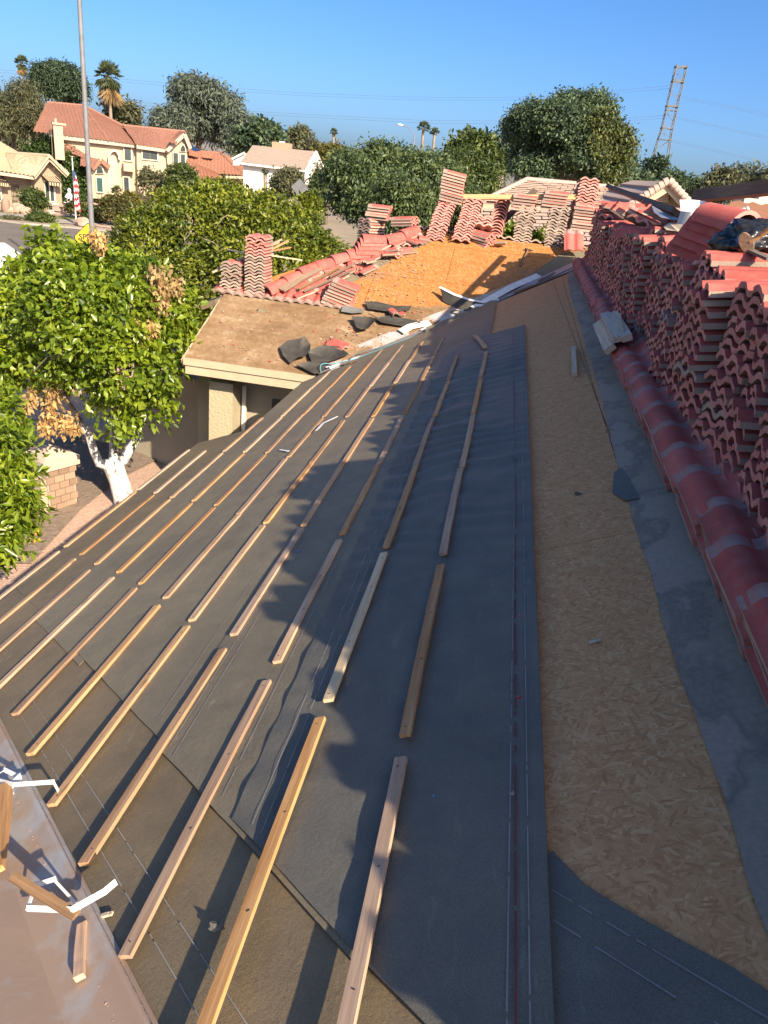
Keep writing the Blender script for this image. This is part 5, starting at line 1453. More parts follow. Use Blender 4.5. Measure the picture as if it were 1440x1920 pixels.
# ---- shrubs
def shrub(name, label, bbox, Y, mat, n, L, W, seed, cat='shrub', group=None, lobes=7, flat=False, **kw):
    x0, x1, y0, y1 = bbox
    c = at((x0 + x1) / 2, (y0 + y1) / 2, Y); z = (c - EYE).dot(CF)
    rx = (x1 - x0) / 2 / FPX * z; rz = (y1 - y0) / 2 / FPX * z
    lb = rand_lobes(tuple(c), rx, rx * .8, rz, lobes, seed, .82, (.35, .5))
    C, D, N, Ls, Ws, cl = crown_pts(lb, n, 12, L * .8, L, W, seed, droop=.1, gap=0, **kw)
    C[:, 2] = np.maximum(C[:, 2], .03)
    e = empty(name, (c.x, c.y, 0), label, cat, group)
    obj('foliage', leaf_mesh('foliage', C, D, N, Ls, Ws, MAT[mat]), e)
    d = MB(); d.tube([(c.x, c.y, 0), (c.x, c.y, max(.3, c.z))], [.08, .04], 6); d.build('stem', MAT['bark'], e)
    return e
shrub('round_shrub', 'round clipped shrub in front of the tan gabled house', (40, 83, 357, 398), 58, 'leaf_hedge', 420, .24, .07, 81)
shrub('hedge', 'low box hedge block by the street, left of the flagpole', (50, 100, 400, 428), 53, 'leaf_hedge', 420, .20, .06, 82)
shrub('round_shrub', 'large bronze green clipped shrub right of the pole', (186, 242, 368, 424), 56, 'leaf_bronze', 620, .24, .07, 83)
shrub('round_shrub', 'dark green clipped shrub right behind the pole', (160, 194, 388, 422), 57, 'leaf_hedge', 320, .22, .07, 84)
shrub('round_shrub', 'small golden shrub below the garden statue', (124, 160, 380, 404), 58, 'leaf_bronze', 260, .22, .07, 85)
shrub('yellow_shrub', 'yellow flecked shrub under the two storey house', (230, 258, 362, 392), 70, 'leaf_yellow', 220, .24, .08, 86)
shrub('grass_clump', 'small tan grass clump at the street edge', (10, 33, 412, 426), 52, 'leaf_mesq', 110, .25, .03, 87)
shrub('garden_tree', 'sparse grey leaved small tree before the cream facade', (254, 312, 322, 372), 72, 'leaf_mesq', 200, .34, .10, 88, 'tree', lobes=9)
shrub('garden_tree', 'dense rounded garden tree at the right end of the cream facade', (314, 370, 312, 362), 70, 'leaf_hedge', 480, .32, .10, 89, 'tree')
shrub('garden_tree', 'dark small leaved tree in front of the white house', (508, 572, 318, 382), 58, 'leaf_mesq', 640, .26, .07, 90, 'tree')
shrub('garden_tree', 'slim dark tree before the white gable', (585, 612, 325, 400), 54, 'leaf_dark', 260, .28, .08, 91, 'tree')
shrub('garden_tree', 'leafy bush between the white house and the broad dark tree', (560, 600, 370, 430), 44, 'leaf_citrus_far', 300, .24, .07, 92, 'shrub')
shrub('young_shrub', 'fresh green sprigs behind the ridge beside the nested column', (932, 962, 425, 462), 16.2, 'leaf_citrus', 70, .12, .03, 93)
shrub('young_shrub', 'fresh green sprig between the two tan stacks', (990, 1014, 440, 468), 16.2, 'leaf_citrus', 40, .12, .03, 94)
shrub('evergreen_bush', 'dark bush in the shade behind the garden wall', (-60, 190, 560, 760), 16.5, 'leaf_dark', 900, .16, .045, 95)
# ivy covered chimney wall
e = empty('ivy_mass', (*at(110, 380, 70).xy, 0), 'tall mound of clipped ivy between the two houses', 'ivy')
lb = []
for (px, py, r_) in ((78, 300, 1.6), (95, 300, 1.8), (115, 312, 1.9), (135, 330, 1.7), (140, 350, 1.8), (125, 350, 2.2), (140, 375, 1.7), (120, 380, 1.8), (150, 365, 1.0)):
    lb.append((tuple(at(px, py, 72)), (r_, 1.6, r_)))
C, D, N, Ls, Ws, cl = crown_pts(lb, 1500, 12, .25, .26, .10, 97, droop=.5, gap=0)
C[:, 2] = np.maximum(C[:, 2], .05)
obj('foliage', leaf_mesh('foliage', C, D, N, Ls, Ws, MAT['leaf_ivy']), e)
d = MB(); q = at(115, 350, 73); d.box((q.x, q.y, 2.0), 1.2, .3, 2.0); d.build('trellis_wall', MAT['stucco_tan'], e)
# ---- palms
def palm(label, px, py, rpx, Y, seed, skirt=0.0, trunk_px=None, group=None, fan=True):
    c = at(px, py, Y); z = (c - EYE).dot(CF); r = rpx / FPX * z
    rr = random.Random(seed)
    e = empty('palm_tree', (c.x, c.y, 0), label, 'palm', group)
    d = MB(); tr = max(.16, r * .11)
    d.tube([(c.x + .3, c.y, 0), (c.x + .15, c.y, c.z * .5), (c.x, c.y, c.z)], [tr * 1.3, tr, tr * .9], 8); d.build('trunk', MAT['bark_pale'], e)
    def fronds(n, e0, e1, L0, name, mat, bend):
        d = MB()
        for k in range(n):
            a = rr.uniform(0, 6.28); el = R(rr.uniform(e0, e1)); L = r * rr.uniform(*L0)
            dr = V((math.cos(a) * math.cos(el), math.sin(a) * math.cos(el), math.sin(el)))
            sd = V((-math.sin(a), math.cos(a), 0))
            m = c + dr * L * .45
            d.bar(c, m, r * .025, r * .015)
            for q in range(9):
                f = (q - 4) / 4; t = m + (dr * math.cos(f * 1.3) + sd * math.sin(f * 1.3)) * L * .55 + V((0, 0, -bend * L * (.3 + .5 * abs(f))))
                w = sd * r * .045 * math.cos(f) + dr * r * .045 * abs(math.sin(f))
                mm = m.lerp(t, .55) + V((0, 0, .05 * L))
                d.add([m, mm - w, t, mm + w], [(0, 1, 2), (0, 2, 3)])
        d.build(name, MAT[mat], e)
    fronds(34, -25, 80, (.85, 1.1), 'frond', 'leaf_palm', .22)
    if skirt:
        fronds(46, -80, -25, (.8 * skirt, 1.1 * skirt), 'hanging_frond', 'leaf_palm', .5)
        fronds(50, -88, -66, (1.1 * skirt, 1.75 * skirt), 'dead_frond', 'frond_dead', .3)
palm('big fan palm with a hanging skirt rising behind the terracotta roof', 203, 142, 30, 98, 1, 1.0)
palm('small fan palm at the far left beside the dark pine', 41, 118, 16, 112, 2, .8)
palm('tiny palm above the dome shaped tree', 495, 228, 10, 125, 3)
palm('slender palm over the distant hills', 626, 248, 9, 122, 4, .5)
palm('left palm of the pair above the broad dark tree', 794, 240, 15, 92, 5)
palm('right palm of the pair above the broad dark tree', 815, 248, 11, 92, 6)
palm('taller thin trunked palm left of the largest tree', 877, 248, 12, 104, 7)
palm('second thin trunked palm just left of the taller one', 868, 252, 9, 108, 8)
palm('small palm right of the dome tree at the white house roof', 497, 322, 9, 60, 9)
palm('low palm in front of the arched recess', 219, 358, 13, 71, 10)

# ================================================================== neighbouring houses
class Fac:
    def __init__(s, px, dist, rot=0.0):
        d = ray(px, 330); d.z = 0; d.normalize()
        s.p0 = EYE + d * dist; s.n = Matrix.Rotation(R(rot), 3, 'Z') @ (-d)
    def p(s, px, py, dep=0.0): return hit(px, py, s.n, s.p0 - s.n * dep)
    def poly(s, mb, pts, dep, thick, mi=0):
        q = [s.p(x, y, dep) for x, y in pts]
        mb.prism(q, s.n * thick, mi)
    def rect(s, mb, x0, y0, x1, y1, dep, thick, mi=0, k=.12):
        """upright rectangle following the tilt of the picture"""
        a, b = s.p(x0, y0, dep), s.p(x1, y1, dep)
        u = s.n.cross(V((0, 0, 1))).normalized()
        w = (b - a).dot(u)
        q = [a, a + u * w, V(((a + u * w).x, (a + u * w).y, b.z)), V((a.x, a.y, b.z))]
        mb.prism(q, s.n * thick, mi)
def tile_roof(mb, eL, eR, rR, rL, period=.34, course=.42, amp=.10, mi=0, noselift=.07):
    eL, eR, rR, rL = map(V, (eL, eR, rR, rL))
    n = (eR - eL).cross(rL - eL) if (rL - eL).length > .01 else (eR - eL).cross(rR - eR)
    n.normalize()
    if n.z < 0: n = -n
    u = (eR - eL).normalized()
    H = max((rL - eL).dot(u.cross(n)), (rR - eR).dot(u.cross(n)), -(rL - eL).dot(u.cross(n)), -(rR - eR).dot(u.cross(n)))
    K = max(3, int(abs(H) / course))
    for k in range(K):
        rows = []
        for t, lift in ((k / K, noselift), ((k + 1.02) / K, 0.0)):
            t = min(t, 1.0)
            a, b = eL.lerp(rL, t), eR.lerp(rR, t)
            L = (b - a).length; s0 = (a - eL).dot(u)
            m = max(2, int(max((eR - eL).length, .5) / (period / 4)))
            rows.append([a.lerp(b, i / m) + n * (lift + amp * (.5 - .5 * math.cos(2 * math.pi * (s0 + L * i / m) / period)) * (1 if amp else 0)) for i in range(m + 1)])
        mb.grid(rows, mi, False)
        mb.grid([[q - n * (noselift + .02) for q in rows[0]], rows[0]], mi, False)
def ridge_caps(mb, a, b, r=.13, mi=0):
    mb.tube([V(a), V(b)], r, 8, mi)
def window(F, parent, x0, y0, x1, y1, dep=0.0, fr=2.5, glass='glass_dark', mull=0, arch=False, trim='stucco_trim'):
    d = MB(); F.rect(d, x0 - fr, y0 - fr, x1 + fr, y1 + fr, dep, .10)
    w = d.build('window', MAT[trim], parent)
    d = MB(); F.rect(d, x0, y0, x1, y1, dep - .105, .02); d.build('pane', MAT[glass], w)
    if mull:
        d = MB()
        for k in range(1, mull + 1):
            xm = x0 + (x1 - x0) * k / (mull + 1); F.rect(d, xm - .35, y0, xm + .35, y1, dep - .13, .02)
        d.build('mullion', MAT[trim], w)
def arch_window(F, parent, xc, yb, r, ry, dep=0.0):
    pts = [(xc + r * 1.3 * math.cos(a), yb - ry * 1.3 * math.sin(a)) for a in [math.pi * k / 10 for k in range(11)]]
    d = MB(); F.poly(d, pts, dep, .10); w = d.build('arched_window', MAT['stucco_trim'], parent)
    pts = [(xc + r * math.cos(a), yb - .8 - ry * math.sin(a)) for a in [math.pi * k / 10 for k in range(11)]]
    d = MB(); F.poly(d, pts, dep - .105, .02); d.build('pane', MAT['glass_dark'], w)
# --- two storey cream house
F = Fac(220, 84, 8)
h = empty('two_storey_house', (F.p0.x, F.p0.y, 0), 'cream two storey house with terracotta tile roofs and an arched recess', 'house')
d = MB()
def wallprism(mb, pts, dep, back, mi=0):
    q = [F.p(x, y, dep) for x, y in pts]; mb.prism(q, -F.n * back, mi)
wallprism(d, [(108, 256), (256, 272), (258, 415), (112, 415)], 0, 7)
wallprism(d, [(256, 274), (314, 281), (316, 415), (258, 415)], -.6, 7)
wallprism(d, [(312, 278), (318, 268), (346, 252), (351, 285), (352, 372), (318, 372)], -1.0, 6)
d.build('wall', MAT['stucco_cream'], h)
d = MB()
tile_roof(d, F.p(62, 247, -.7), F.p(203, 264, -.7), F.p(156, 199, 6.5), F.p(88, 193, 6.5))
tile_roof(d, F.p(203, 264, -.7), F.p(258, 272, -.7), F.p(231, 238, 4.5), F.p(157, 199, 6.5))
tile_roof(d, F.p(255, 272, -1.2), F.p(313, 280, -1.2), F.p(346, 249, 3), F.p(230, 236, 3))
tile_roof(d, F.p(316, 267, -1.8), F.p(330, 271, -2.2), F.p(347, 248, 1.5), F.p(336, 247, 3))
tile_roof(d, F.p(345, 249, -1.6), F.p(346.2, 248.6, 2.5), F.p(358.5, 276, 2.5), F.p(357, 277, -1.6))
rf = d.build('roof', MAT['roof_terracotta'], h)
d = MB(); ridge_caps(d, F.p(88, 192, 6.5), F.p(156, 198, 6.5)); ridge_caps(d, F.p(156, 198, 6.5), F.p(203, 263, -.7)); ridge_caps(d, F.p(157, 198, 6.5), F.p(231, 236, 4.5)); ridge_caps(d, F.p(230, 235, 3), F.p(347, 247, 3))
d.build('ridge_cap', MAT['roof_terracotta'], rf)
d = MB()
for a, b in (((108, 257, -.5), (256, 274, -.5)), ((256, 275, -1.1), (313, 283, -1.1)), ((313, 283, -1.5), (346, 252, -1.5)), ((346, 252, -1.6), (357, 279, -1.6))):
    d.bar(F.p(*a), F.p(*b), .12, .32)
d.build('fascia_board', MAT['stucco_pink'], h)
d = MB(); F.rect(d, 98, 232, 120, 300, -1.0, .9); F.rect(d, 96, 229, 122, 236, -1.05, 1.0); F.rect(d, 94, 232, 98.5, 300, -.9, .6)
ch = d.build('chimney', MAT['stucco_cream'], h)
d = MB(); F.rect(d, 101, 222, 106, 230, -1.3, .4); d.build('flue_cap', MAT['concrete'], ch)
# arched recess
pts = [(222, 372), (206, 372), (206, 300)] + [(214 + 8.3 * math.cos(a), 298 - 14 * math.sin(a)) for a in [math.pi - math.pi * k / 10 for k in range(11)]] + [(223, 300)]
d = MB(); o_ = [(x + (2.6 if x > 214 else -2.6), y - (2.5 if y < 300 else 0)) for x, y in pts]; 
d = MB()
for dep in (0.0, -.55):
    P = [[F.p(*q, dep) for q in pts[1:]], [F.p(*q, dep) for q in o_[1:]]]; d.grid(P, 0, False)
d.grid([[F.p(*q, 0.0) for q in pts[1:]], [F.p(*q, -.55) for q in pts[1:]]], 0, False); d.grid([[F.p(*q, 0.0) for q in o_[1:]], [F.p(*q, -.55) for q in o_[1:]]], 0, False)
d.build('arch_surround', MAT['stucco_trim'], h)
d = MB(); F.poly(d, pts, -.01, .02); d.build('arch_recess', MAT['stucco_pink'], h)
window(F, h, 233, 274, 246, 301, -.1)
window(F, h, 267, 278, 295, 300, -.65, mull=1)
window(F, h, 232, 332, 242, 358, -.1)
window(F, h, 325, 286.5, 334, 312, -1.1, 1.6)
window(F, h, 339, 289, 347, 312, -1.1, 1.6)
arch_window(F, h, 343, 285, 4.6, 12, -1.1)
d = MB(); F.rect(d, 229, 306, 250, 322, -.1, .9); d.build('bay', MAT['stucco_cream'], h)
# porch gable with arched window
d = MB(); wallprism(d, [(168, 325), (189, 306), (203, 318), (206, 372), (170, 372)], -2.5, 2.6); d.build('porch_wall', MAT['stucco_cream'], h)
d = MB(); tile_roof(d, F.p(150, 311, -3.2), F.p(174, 315, -3.2), F.p(188, 299, -.8), F.p(152, 293, -.8)); tile_roof(d, F.p(189, 300, -3.1), F.p(190, 299.5, -.6), F.p(206, 312, -.6), F.p(205, 316, -3.1))
tile_roof(d, F.p(121, 283, -.1), F.p(168, 300, -1.8), F.p(164, 291, .1), F.p(121, 262, .1))
d.build('porch_roof', MAT['roof_terracotta'], h)
d = MB(); d.bar(F.p(174, 318, -3.1), F.p(189, 302, -3.1), .12, .25); d.bar(F.p(189, 302, -3.1), F.p(205, 316, -3.1), .12, .25); d.build('fascia_board', MAT['roof_brown'], h)
window(F, h, 181, 333, 193, 360, -2.6, 2.0, 'glass_green'); arch_window(F, h, 187, 326, 6.3, 13, -2.6)
# --- tan gabled house with awnings
F = Fac(80, 72, 14)
h = empty('gabled_house', (F.p0.x, F.p0.y, 0), 'tan house with cream tile roof and striped awnings at the left edge', 'house')
d = MB()
wallprism(d, [(64, 332), (92, 300), (114, 325), (117, 398), (66, 400)], 0, 6)
q = [F.p(-40, 318, 1.2), F.p(66, 332, 1.2), F.p(66, 400, 1.2), F.p(-40, 395, 1.2)]; d.prism(q, -F.n * 5)
d.build('wall', MAT['stucco_tan'], h)
d = MB()
tile_roof(d, F.p(25, 325, -.6), F.p(64, 331, -.9), F.p(92, 293, -.9), F.p(8, 287, 4), .30, .40)
tile_roof(d, F.p(-40, 315, -.5), F.p(26, 325, -.5), F.p(37, 288, 6), F.p(-40, 242, 6), .30, .40)
tile_roof(d, F.p(92, 294, -.9), F.p(93, 293.5, 4), F.p(129, 326, 4), F.p(127, 330, -.9), .30, .40)
rf = d.build('roof', MAT['roof_cream'], h)
d = MB(); ridge_caps(d, F.p(8, 286, 4), F.p(92, 292, -.9)); ridge_caps(d, F.p(92, 293, -.95), F.p(127, 329, -.95), .09); ridge_caps(d, F.p(92, 293, -.95), F.p(64, 331, -.95), .09); d.build('ridge_cap', MAT['roof_cream'], rf)
d = MB(); d.bar(F.p(64, 334, -.8), F.p(92, 298, -.8), .1, .22); d.bar(F.p(92, 298, -.8), F.p(126, 331, -.8), .1, .22); d.bar(F.p(-40, 320, -.4), F.p(64, 334, -.7), .1, .22); d.build('fascia_board', MAT['fascia_cream'], h)
window(F, h, 84, 340, 102, 377, -.02, 2.5, mull=1)
d = MB(); F.rect(d, 80, 379, 109, 385, -.05, .3); d.build('window_sill', MAT['stucco_trim'], h)
window(F, h, -12, 352, 2, 376, 1.15, 2.5)
def awning(x0, x1, y0, y1, dep, shift, label=None):
    a, b = F.p(x0, y0, dep - .05), F.p(x1, y0 + .12 * (x1 - x0), dep - .05)
    c_, e_ = F.p(x0 + shift, y1, dep - 1.0), F.p(x1 + shift, y1 + .12 * (x1 - x0), dep - 1.0)
    n = 11
    pr = MB(); pr.bar(a, c_, .05, .05); pr.bar(b, e_, .05, .05); pr.bar(c_, e_, .05, .05)
    aw = pr.build('awning', MAT['iron'], h)
    for mi_, nm in ((0, 'awning_dark'), (1, 'awning_tan')):
        d = MB()
        for k in range(n):
            if k % 2 != mi_: continue
            t0, t1 = k / n, (k + 1) / n
            P = [[a.lerp(b, t), c_.lerp(e_, t), c_.lerp(e_, t) - V((0, 0, .28))] for t in (t0, t1)]
            d.grid(P, 0, False)
        d.build('stripe', MAT[nm], aw)
awning(77, 104, 328, 340, 0, 13)
awning(-16, 5, 328, 341, 1.2, 12)
d = MB()
for k in range(5): d.bar(F.p(21 + 3.6 * k, 345, 1.1), F.p(24 + 2.0 * k, 385, 1.1), .03, .03)
for k in range(4): d.bar(F.p(21 + k * .6, 349 + 9 * k, 1.1), F.p(35.5 - k * .8, 350 + 9 * k, 1.1), .03, .03)
thing('garden_trellis', d, MAT['iron'], 'dark iron trellis on the tan wall between the awnings', 'trellis')
d = MB(); q = gnd(12, 398); d.tube([q, q + V((0, 0, .3)), q + V((0, 0, .75)), q + V((0, 0, .95))], [.26, .36, .30, .2], 12); thing('garden_urn', d, MAT['pot'], 'brown clay urn at the foot of the tan wall', 'urn')
for k, (px, py, r_, l) in enumerate(((15, 398, .45, 'small pink boulder beside the clay urn'), (37, 399, .62, 'wide pink boulder before the trellis'), (48, 402, .5, 'pink boulder right of the wide one by the round shrub'), (156, 424, .55, 'pink boulder at the foot of the flagpole'), (95, 404, .4, 'dark grey stone behind the box hedge'))):
    d = MB(); q = gnd(px, py); d.ball(q + V((0, 0, r_ * .45)), r_, r_ * .8, r_ * .65, 10, 6, 0, .18, k + 3, False); thing('boulder', d, MAT['boulder'] if k < 4 else MAT['concrete'], l, 'boulder')
d = MB(); q = gnd(106, 398)
for dx, dy in ((-.7, 0), (.7, 0), (-.7, .4), (.7, .4)): d.tube([q + V((dx, dy, 0)), q + V((dx, dy, .5))], .04, 6)
d.box(q + V((0, .2, .52)), .85, .3, .05); d.box(q + V((.0, .2, .3)), .3, .28, .2); thing('garden_bench', d, MAT['concrete'], 'low stone garden bench before the striped awning window', 'bench')
# --- garden statue
st_ = at(131, 385, 59); d = MB(); st_.z = 0
d.tube([st_, st_ + V((0, 0, .9)), st_ + V((0, 0, .95)), st_ + V((0, 0, 1.02)), st_ + V((0, 0, 1.05))], [.16, .12, .5, .52, .1], 12)
d.tube([st_ + V((0, 0, 1.05)), st_ + V((0, 0, 1.3)), st_ + V((0, 0, 1.6)), st_ + V((.02, 0, 1.75)), st_ + V((.03, 0, 1.85)), st_ + V((.03, 0, 2.0)), st_ + V((.03, 0, 2.08))], [.22, .20, .24, .10, .13, .13, .03], 10)
d.tube([st_ + V((-.2, 0, 1.6)), st_ + V((-.26, -.12, 1.4)), st_ + V((-.05, -.2, 1.35))], [.06, .05, .04], 7)
thing('garden_statue', d, MAT['paint_white'], 'small white statue standing in a white birdbath', 'statue')
# --- orange hip roofed house
F = Fac(430, 84, 0)
h = empty('hip_roofed_house', (F.p0.x, F.p0.y, 0), 'low house with orange tiled hip roofs behind the orange tree', 'house')
d = MB()
tile_roof(d, F.p(340, 322, -1), F.p(455, 329, -1), F.p(413, 288, 6), F.p(352, 283, 6))
tile_roof(d, F.p(456, 329, -1), F.p(505, 333, 2), F.p(414, 288, 6.2), F.p(413, 288, 6))
tile_roof(d, F.p(340, 336, -4), F.p(421, 337, -4), F.p(402, 323, -1.3), F.p(352, 299, 0))
rf = d.build('roof', MAT['roof_orange'], h)
d = MB(); ridge_caps(d, F.p(352, 282, 6), F.p(413, 287, 6)); ridge_caps(d, F.p(413, 287, 6), F.p(456, 329, -1)); ridge_caps(d, F.p(352, 298, 0), F.p(402, 323, -1.3)); d.build('ridge_cap', MAT['roof_brown'], rf)
d = MB(); q = [F.p(340, 330, 0), F.p(502, 334, 1.5), F.p(502, 372, 1.5), F.p(340, 372, 0)]; d.prism(q, -F.n * 6); d.build('wall', MAT['stucco_pink'], h)
d = MB(); d.bar(F.p(400, 331, -.9), F.p(456, 333, -1), .1, .22); d.bar(F.p(456, 333, -1), F.p(503, 337, 2), .1, .22); d.bar(F.p(340, 340, -4), F.p(421, 341, -4), .1, .22); d.build('fascia_board', MAT['fascia_cream'], h)
d = MB(); q = [F.p(350, 277, 3), F.p(358, 274, 4.5), F.p(376, 283, 4.3), F.p(366, 284, 3)]; d.prism(q, V((0, 0, .08))); d.build('solar_panel', MAT['solar'], h)
for k, (px, py) in enumerate(((364, 289), (391, 293))):
    d = MB(); q = F.p(px, py, 3.0); d.box(q, .45, .3, .18); d.build('roof_vent', MAT['roof_orange'], rf)
window(F, h, 462, 342, 476, 352, .6, 1.5)
# --- white house with grey roof
F = Fac(540, 68, -6)
h = empty('white_house', (F.p0.x, F.p0.y, 0), 'white house with a plain taupe gabled roof and brick chimney cap', 'house')
d = MB()
q = [F.p(456, 304, 0), F.p(573, 318, 0), F.p(574, 380, 0), F.p(456, 380, 0)]; d.prism(q, -F.n * 7)
q = [F.p(573, 318, -.1), F.p(592, 287, 3.5), F.p(603, 308, 7), F.p(603, 380, 7), F.p(574, 380, -.1)]; d.prism(q, V((-.15, .0, 0)))
q = [F.p(597, 322, 1), F.p(606, 308, 2), F.p(613, 322, 3), F.p(613, 380, 3), F.p(597, 380, 1)]; d.prism(q, -F.n * 4)
d.build('wall', MAT['stucco_white'], h)
d = MB()
tile_roof(d, F.p(452, 303, -.6), F.p(574, 318, -.6), F.p(593, 284, 5), F.p(474, 272, 5), .4, .42, 0.0, 0, .05)
tile_roof(d, F.p(588, 328, .6), F.p(597, 329, .6), F.p(606, 307, 3.2), F.p(600, 306, 3.5), .4, .42, 0.0, 0, .05)
rf = d.build('roof', MAT['roof_grey'], h)
d = MB(); d.bar(F.p(452, 305, -.5), F.p(574, 320, -.5), .1, .25); d.bar(F.p(574, 319, -.6), F.p(593, 285, 4.9), .1, .22); d.bar(F.p(593, 285, 4.9), F.p(604, 310, 8), .1, .22); d.build('fascia_board', MAT['trim_white'], h)
d = MB(); q = F.p(529, 276, 5); d.box(q, .8, .4, .35); ch = d.build('chimney', MAT['brick_pier'], rf)
d = MB(); q = F.p(529, 270, 5); d.box(q, .2, .2, .2); d.build('flue', MAT['paint_white'], h)
d = MB(); q = [F.p(437, 298, 6), F.p(458, 287, 6), F.p(462, 310, 6), F.p(437, 310, 6)]; d.prism(q, -F.n * 3); d.build('wall', MAT['stucco_white'], h)
d = MB(); d.bar(F.p(435, 298, 5.8), F.p(459, 286, 5.8), .15, .15); d.build('rake_board', MAT['trim_white'], h)
d = MB(); F.rect(d, 573, 328, 583, 352, -.9, .8); d.build('chimney_breast', MAT['stucco_white'], h)
d = MB(); d.tube([F.p(571, 322, -.3), F.p(571.5, 372, -.3)], .06, 6); d.build('downpipe', MAT['galv'], h)
# --- pale neighbour behind the far ridge
h = empty('neighbour_house', (*at(1030, 420, 27).xy, 0), 'neighbouring house with a pale blush flat tiled hip roof behind the ridge stacks', 'house')
d = MB()
A, B_, C_, D_ = at(905, 378, 25), at(1190, 392, 25), at(1150, 352, 30), at(988, 337, 30)
def flat_tiles(par, eL, eR, rR, rL, w=.42, course=.40, mi=0):
    """interlocking flat tiles, each its own raised slab, half bonded"""
    eL, eR, rR, rL = map(V, (eL, eR, rR, rL)); u = (eR - eL).normalized(); n = u.cross(rL - eL).normalized()
    if n.z < 0: n = -n
    K = max(3, int((rL - eL).length / course)); rr = random.Random(K)
    for k in range(K):
        t0, t1 = k / K, (k + 1) / K
        a0, b0, a1, b1 = eL.lerp(rL, t0), eR.lerp(rR, t0), eL.lerp(rL, t1), eR.lerp(rR, t1)
        L = (b0 - a0).length; m = max(1, round(L / w)); off = .5 if k % 2 else 0
        for i in range(-1, m + 1):
            s0, s1 = max(0, (i + off + .045) / m), min(1, (i + off + .955) / m)
            if s1 - s0 < .1 / m: continue
            lift = .065 + rr.uniform(-.010, .010)
            p = [a0.lerp(b0, s0) + n * lift, a0.lerp(b0, s1) + n * lift, a1.lerp(b1, s1) + n * .008, a1.lerp(b1, s0) + n * .008]
            q = [p[0] - n * .035, p[1] - n * .035]
            mb = MB(); mb.add(p + q, [(0, 1, 2, 3), (4, 5, 1, 0)], mi)
            mb.add([p[1], q[1], p[2]], [(0, 1, 2)], mi); mb.add([p[0], p[3], q[0]], [(0, 1, 2)], mi)
            mb.build('tile', MAT['roof_blush'], par)
d = MB(); d.prism([A - V((0, 0, .08)), B_ - V((0, 0, .08)), C_ - V((0, 0, .08)), D_ - V((0, 0, .08))], V((0, 0, .05)))
q_ = at(885, 382, 31); d.prism([A - V((0, 0, .08)), D_ - V((0, 0, .08)), q_ - V((0, 0, .1))], V((0, 0, .05)))
rb = d.build('roof', MAT['old_wood'], h)
flat_tiles(rb, A, B_, C_, D_)
d = MB(); ridge_caps(d, A, D_, .10); ridge_caps(d, D_, C_, .10); d.build('ridge_cap', MAT['roof_blush'], h)
d = MB(); d.bar(A - V((0, .05, .18)), B_ - V((0, .05, .18)), .06, .22); d.build('fascia_board', MAT['fascia_cream'], h)
d = MB(); A2, B2, C2, D2 = at(880, 450, 21), at(1240, 468, 21), at(1200, 396, 24.6), at(880, 392, 24.6)
d.prism([q - V((0, 0, .1)) for q in (A2, B2, C2, D2)], V((0, 0, .07))); rb = d.build('lower_roof', MAT['old_wood'], h)
flat_tiles(rb, A2, B2, C2, D2)
d = MB(); m_ = (A + B_) / 2; d.box((m_.x, m_.y + 3.2, 2.4), 2.6, 2.9, 2.35); m_ = (A2 + B2) / 2; d.box((m_.x, m_.y + 2.3, 1.7), 2.6, 1.9, 1.6); d.build('wall', MAT['stucco_pink'], h)
# --- gable with louvre
F = Fac(1235, 23, 10)
h = empty('garage_house', (F.p0.x, F.p0.y, 0), 'tan gable end with a louvre vent and blush tile roof left of the sheet metal', 'house')
d = MB(); q = [F.p(1165, 402, 0), F.p(1252, 347, 0), F.p(1292, 392, 0), F.p(1292, 470, 0), F.p(1165, 470, 0)]; d.prism(q, -F.n * 5); d.build('wall', MAT['stucco_tan'], h)
d = MB(); pk = F.p(1253, 341, -.5); pkb = F.p(1188, 338, 6); fl_ = F.p(1172, 394, -.5); flb = F.p(1095, 376, 6); fr_ = F.p(1296, 388, -.5)
tile_roof(d, flb, fl_, pk, pkb, .4, .42, 0.0, 0, .06)
tile_roof(d, fr_, fr_ - F.n * 5, pk - F.n * 5, pk, .4, .42, .05, 0, .05)
rf = d.build('roof', MAT['roof_blush'], h)
d = MB()
for k in range(7):
    a, b_ = pk.lerp(fr_, k / 7), pk.lerp(fr_, (k + .96) / 7); d.tube([a + V((0, 0, .03)), b_ + V((0, 0, .05))], [.10, .11], 8)
for k in range(9):
    a, b_ = pk.lerp(fl_, k / 9), pk.lerp(fl_, (k + .96) / 9); d.tube([a + V((0, 0, .03)), b_ + V((0, 0, .05))], [.10, .11], 8)
d.build('rake_tile', MAT['roof_blush'], rf)
d = MB(); d.bar(F.p(1172, 402, -.42), F.p(1253, 352, -.42), .06, .18); d.bar(F.p(1253, 352, -.42), F.p(1294, 396, -.42), .06, .18); d.build('fascia_board', MAT['fascia_cream'], h)
d = MB(); F.rect(d, 1231, 361, 1254, 379, 0, .04); lv = d.build('louvre', MAT['door_dark'], h)
for k in range(6):
    d = MB(); a, b_ = F.p(1231.5, 362.5 + 2.8 * k, -.06), F.p(1253.5, 364.5 + 2.8 * k, -.06); d.bar(a, b_, .02, .025, V((0, 0, 1))); d.build('slat', MAT['stucco_trim'], lv)
